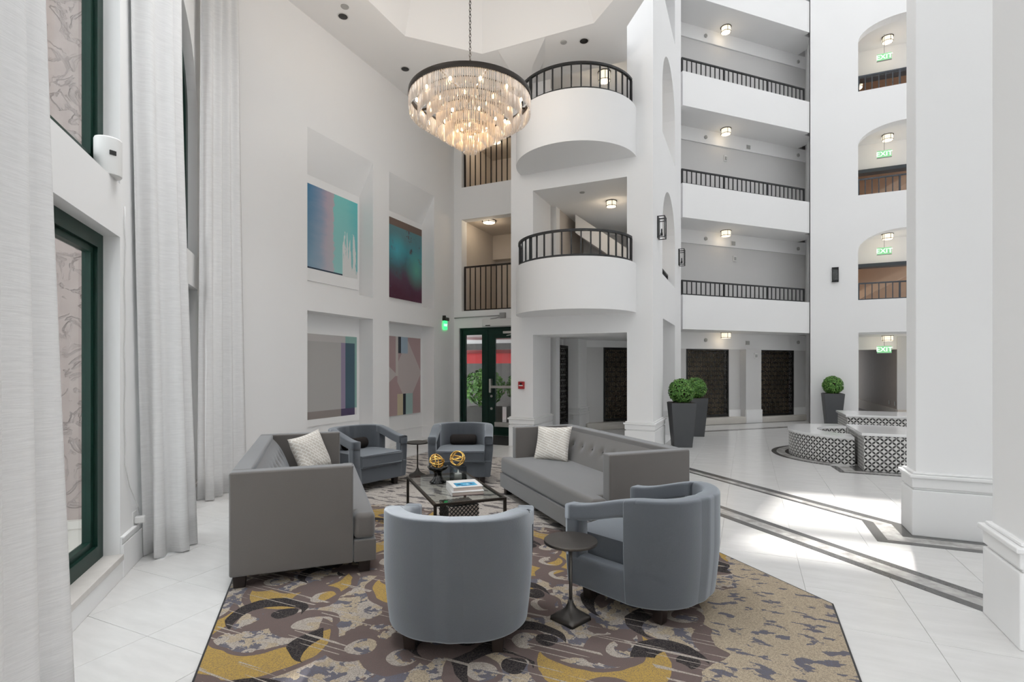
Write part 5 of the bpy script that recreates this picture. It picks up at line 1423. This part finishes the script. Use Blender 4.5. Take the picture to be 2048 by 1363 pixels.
for i, (x, y, r) in enumerate(((-6.35, 12.3, .55), (-5.45, 12.9, .5))):
    bs = thing('potted_shrub', ('leafy shrub in a dark planter outside behind the narrow sidelight of the green door', 'leafy shrub in a dark planter outside behind the glass of the green door')[i], 'shrub', (x, y, -.02))
    leaf_ball(bs, (x, y, 1.0), r, 700, .07, seed=i + 40, sq=0.85); MB().tube([(x, y, .5), (x, y, .95)], .03, 8).build('stem', 'dark_wood', bs, True)
    MB().box(x - .4, x + .4, y - .3, y + .3, -.02, .5).build('planter', 'asphalt', bs, True, bevel=.02)
struct(MB().box(-12, -3.9, 18.6, 19, -.1, 5).build('wall_outside', 'asphalt'))
struct(MB().box(-12, -4.2, 10.76, 18.6, 2.5, 2.66).build('shade_slab_outside', 'grey_wall'))  # overhang added to darken the view through the door

# ------------------------------------------------------------------ potted topiary
def topiary(label, x, y, rz, seed):
    t = thing('potted_topiary', label, 'potted plant', (x, y, 0.0), rz, 'boxwood balls in tall grey planters')
    a, b_, h = .165, .235, .845
    outer = MB().hull8([(-a, -a, 0), (a, -a, 0), (a, a, 0), (-a, a, 0)], [(-b_, -b_, h), (b_, -b_, h), (b_, b_, h), (-b_, b_, h)])
    outer.build('planter', 'planter_grey', t, bevel=.006)
    MB().box(-b_ + .02, b_ - .02, -b_ + .02, b_ - .02, h + .0005, h + .006).build('soil', 'soil', t)
    MB().sphere((0, 0, h + .215), .205, 16, 10).build('leaf_core', 'soil', t, smooth='all')
    leaf_ball(t, (0, 0, h + .215), .245, 2600, .022, world=False, seed=seed)
topiary('boxwood ball in a tall grey planter, nearest of the pair by the side wall', -1.16, 10.55, .32, 1)
topiary('boxwood ball in a tall grey planter, farther of the pair by the side wall', -1.07, 12.32, .32, 2)
topiary('boxwood ball in a tall grey planter in front of the tower', 2.05, 16.02, .05, 3)

# ------------------------------------------------------------------ tiled seating blocks
TS = 0.098
def tiled(mb_pts, z0, z1):
    """vertical faces along plan polyline, uv in tiles"""
    mb = MB(); mb.uv = []; d = 0
    for p, q in zip(mb_pts, mb_pts[1:]):
        L = math.dist(p, q); mb.add([(*p, z0), (*q, z0), (*q, z1), (*p, z1)], [(0, 1, 2, 3)]); mb.uv += [(d / TS, z0 / TS), ((d + L) / TS, z0 / TS), ((d + L) / TS, z1 / TS), (d / TS, z1 / TS)]; d += L
    return mb
# curved bench
BX, BY, BRr = 1.78, 10.62, 1.10
sb = thing('curved_bench', 'low curved bench clad in black and white petal tiles with a white top', 'bench', (BX, BY, 0))
A0, A1 = math.radians(101), math.radians(256); n = 44; clipx = lambda q: [(min(x, 1.525), y) if y < 10.5 else (x, y) for x, y in q]
po = [(BX + BRr * math.cos(A0 + (A1 - A0) * i / n), BY + BRr * math.sin(A0 + (A1 - A0) * i / n)) for i in range(n + 1)]
pi2 = [(BX + (BRr - .42) * math.cos(A0 + (A1 - A0) * i / n), BY + (BRr - .42) * math.sin(A0 + (A1 - A0) * i / n)) for i in range(n + 1)]
po, pi2 = clipx(po), clipx(pi2)
tiled(po + pi2[::-1] + po[:1], 0, .40).build('tile_cladding', 'petal_tile', sb, True)
po2 = [(BX + (BRr + .02) * math.cos(A0 + (A1 - A0) * i / n), BY + (BRr + .02) * math.sin(A0 + (A1 - A0) * i / n)) for i in range(n + 1)]
pi3 = [(BX + (BRr - .44) * math.cos(A0 + (A1 - A0) * i / n), BY + (BRr - .44) * math.sin(A0 + (A1 - A0) * i / n)) for i in range(n + 1)]
po2, pi3 = clipx(po2), clipx(pi3)
mb = MB()
for i in range(n): mb.prism([po2[i], po2[i + 1], pi3[i + 1], pi3[i]], .40, .44)
mb.build('seat_top', 'quartz_top', sb, True)
tb = thing('bench_block', 'square bench block clad in petal tiles with a white top, nearest the columns', 'bench', (2.6, 9.9, 0), 0, 'square tiled bench blocks')
poly = [(1.56, 9.12), (3.4, 9.12), (3.4, 9.75), (2.62, 9.75), (2.25, 10.45), (1.56, 10.45)]
tiled(poly + poly[:1], 0, .515).build('tile_cladding', 'petal_tile', tb, True)
MB().prism([(1.53, 9.09), (3.43, 9.09), (3.43, 9.78), (2.64, 9.78), (2.27, 10.48), (1.53, 10.48)], .515, .555).build('seat_top', 'quartz_top', tb, True, bevel=.004, seg=1)
tb = thing('bench_block', 'taller square bench block clad in petal tiles behind the near block', 'bench', (2.4, 11.8, 0), 0, 'square tiled bench blocks')
poly = [(1.70, 11.45), (2.75, 11.45), (2.95, 12.0), (4.2, 12.0), (4.2, 12.6), (1.70, 12.6)]
tiled(poly + poly[:1], 0, .60).build('tile_cladding', 'petal_tile', tb, True)
MB().prism([(1.67, 11.42), (2.77, 11.42), (2.97, 11.97), (4.23, 11.97), (4.23, 12.63), (1.67, 12.63)], .60, .64).build('seat_top', 'quartz_top', tb, True, bevel=.004, seg=1)
# dark and light inlay around the bench
def arc_strip(r0, r1, a0, a1, mat):
    n = 40; o_ = [(BX + r1 * math.cos(a0 + (a1 - a0) * i / n), BY + r1 * math.sin(a0 + (a1 - a0) * i / n)) for i in range(n + 1)]; i_ = [(BX + r0 * math.cos(a0 + (a1 - a0) * i / n), BY + r0 * math.sin(a0 + (a1 - a0) * i / n)) for i in range(n + 1)]
    mb = MB()
    for i in range(n): mb.prism([o_[i], o_[i + 1], i_[i + 1], i_[i]], -.003, .0022)
    mb.build('border_strip', mat, floor)
a0_, a1_ = math.radians(100), math.radians(243)
for r0, r1, mt in ((1.02, 1.16, 'border_dark'), (1.16, 1.30, 'border_light'), (1.30, 1.38, 'border_dark')): arc_strip(r0, r1, a0_, a1_, mt)
strip([(1.16, 9.40), (1.22, 8.83), (3.3, 8.83), (3.3, 8.90), (1.29, 8.90), (1.26, 9.36)], 'border_dark'); strip([(1.26, 9.36), (1.29, 8.90), (3.3, 8.90), (3.3, 9.03), (1.44, 9.03), (1.42, 9.42)], 'border_light'); strip([(1.42, 9.42), (1.44, 9.03), (3.3, 9.03), (3.3, 9.14), (1.57, 9.14), (1.57, 9.6)], 'border_dark')

# ------------------------------------------------------------------ window-side small things
wx_, wy_ = FW(4.36, WN - .03)
wd = thing('wall_fixture', 'white cylindrical fixture with a dark slot on the window transom ledge', 'wall lamp', (wx_, wy_, 2.82))
MB().lathe([(.075, 2.822), (.080, 2.83), (.080, 3.07), (.076, 3.08)], 28, (wx_, wy_, 0)).build('shell', 'white_plastic', wd, True, smooth=True)
a = math.atan2(-wy_, -wx_) + .45; c_, s_ = math.cos(a), math.sin(a)
MB().hull8([(wx_ + .072 * c_ + .028 * s_, wy_ + .072 * s_ - .028 * c_, 2.955), (wx_ + .082 * c_ + .028 * s_, wy_ + .082 * s_ - .028 * c_, 2.955), (wx_ + .084 * c_ - .01 * s_, wy_ + .084 * s_ + .01 * c_, 2.955), (wx_ + .072 * c_ - .01 * s_, wy_ + .072 * s_ + .01 * c_, 2.955)],
           [(wx_ + .072 * c_ + .028 * s_, wy_ + .072 * s_ - .028 * c_, 2.985), (wx_ + .082 * c_ + .028 * s_, wy_ + .082 * s_ - .028 * c_, 2.985), (wx_ + .084 * c_ - .01 * s_, wy_ + .084 * s_ + .01 * c_, 2.985), (wx_ + .072 * c_ - .01 * s_, wy_ + .072 * s_ + .01 * c_, 2.985)]).build('slot', 'black_plastic', wd, True)
cord = thing('wall_socket', 'white socket with a plug-in adapter and thin white cord beside the window', 'socket', (*FW(4.80, WN), .30))
MB().fbox(fw, 4.76, 4.84, 0, .008, .27, .40).build('plate', 'white_plastic', cord, True)
MB().fbox(fw, 4.775, 4.825, .008, .075, .31, .36).build('adapter', 'white_plastic', cord, True, bevel=.006, seg=1)
pts = [(*FW(4.80, WN + .04), .37), (*FW(4.78, WN + .03), .45), (*FW(4.66, WN + .012), .62)]
for i in range(14): pts.append((*FW(4.575 + .012 * math.sin(i * 1.9), WN + .008), .8 + i * .145))
MB().tube(pts, .004, 5).build('cord', 'white_plastic', cord, True, smooth='all')

# outlets on the corner pier and in the passage
o = MB().box(-3.80, -3.72, 11.755, 11.765, .30, .42).build('wall_outlet', 'white_plastic', bevel=.002, seg=1); tag(base(o, (-3.76, 11.76, .30)), 'white outlet low on the corner pier seen over the right sofa', 'outlet')
for i, yy in enumerate((19.1, 18.45)):
    o = MB().box(3.905, 3.918, yy - .05, yy + .05, .42, .54).build('wall_outlet', 'vent_grey', bevel=.002, seg=1); tag(base(o, (3.91, yy, .42)), ('grey outlet on the dark passage wall, farther from the opening', 'grey outlet on the dark passage wall, nearer the opening')[i], 'outlet')
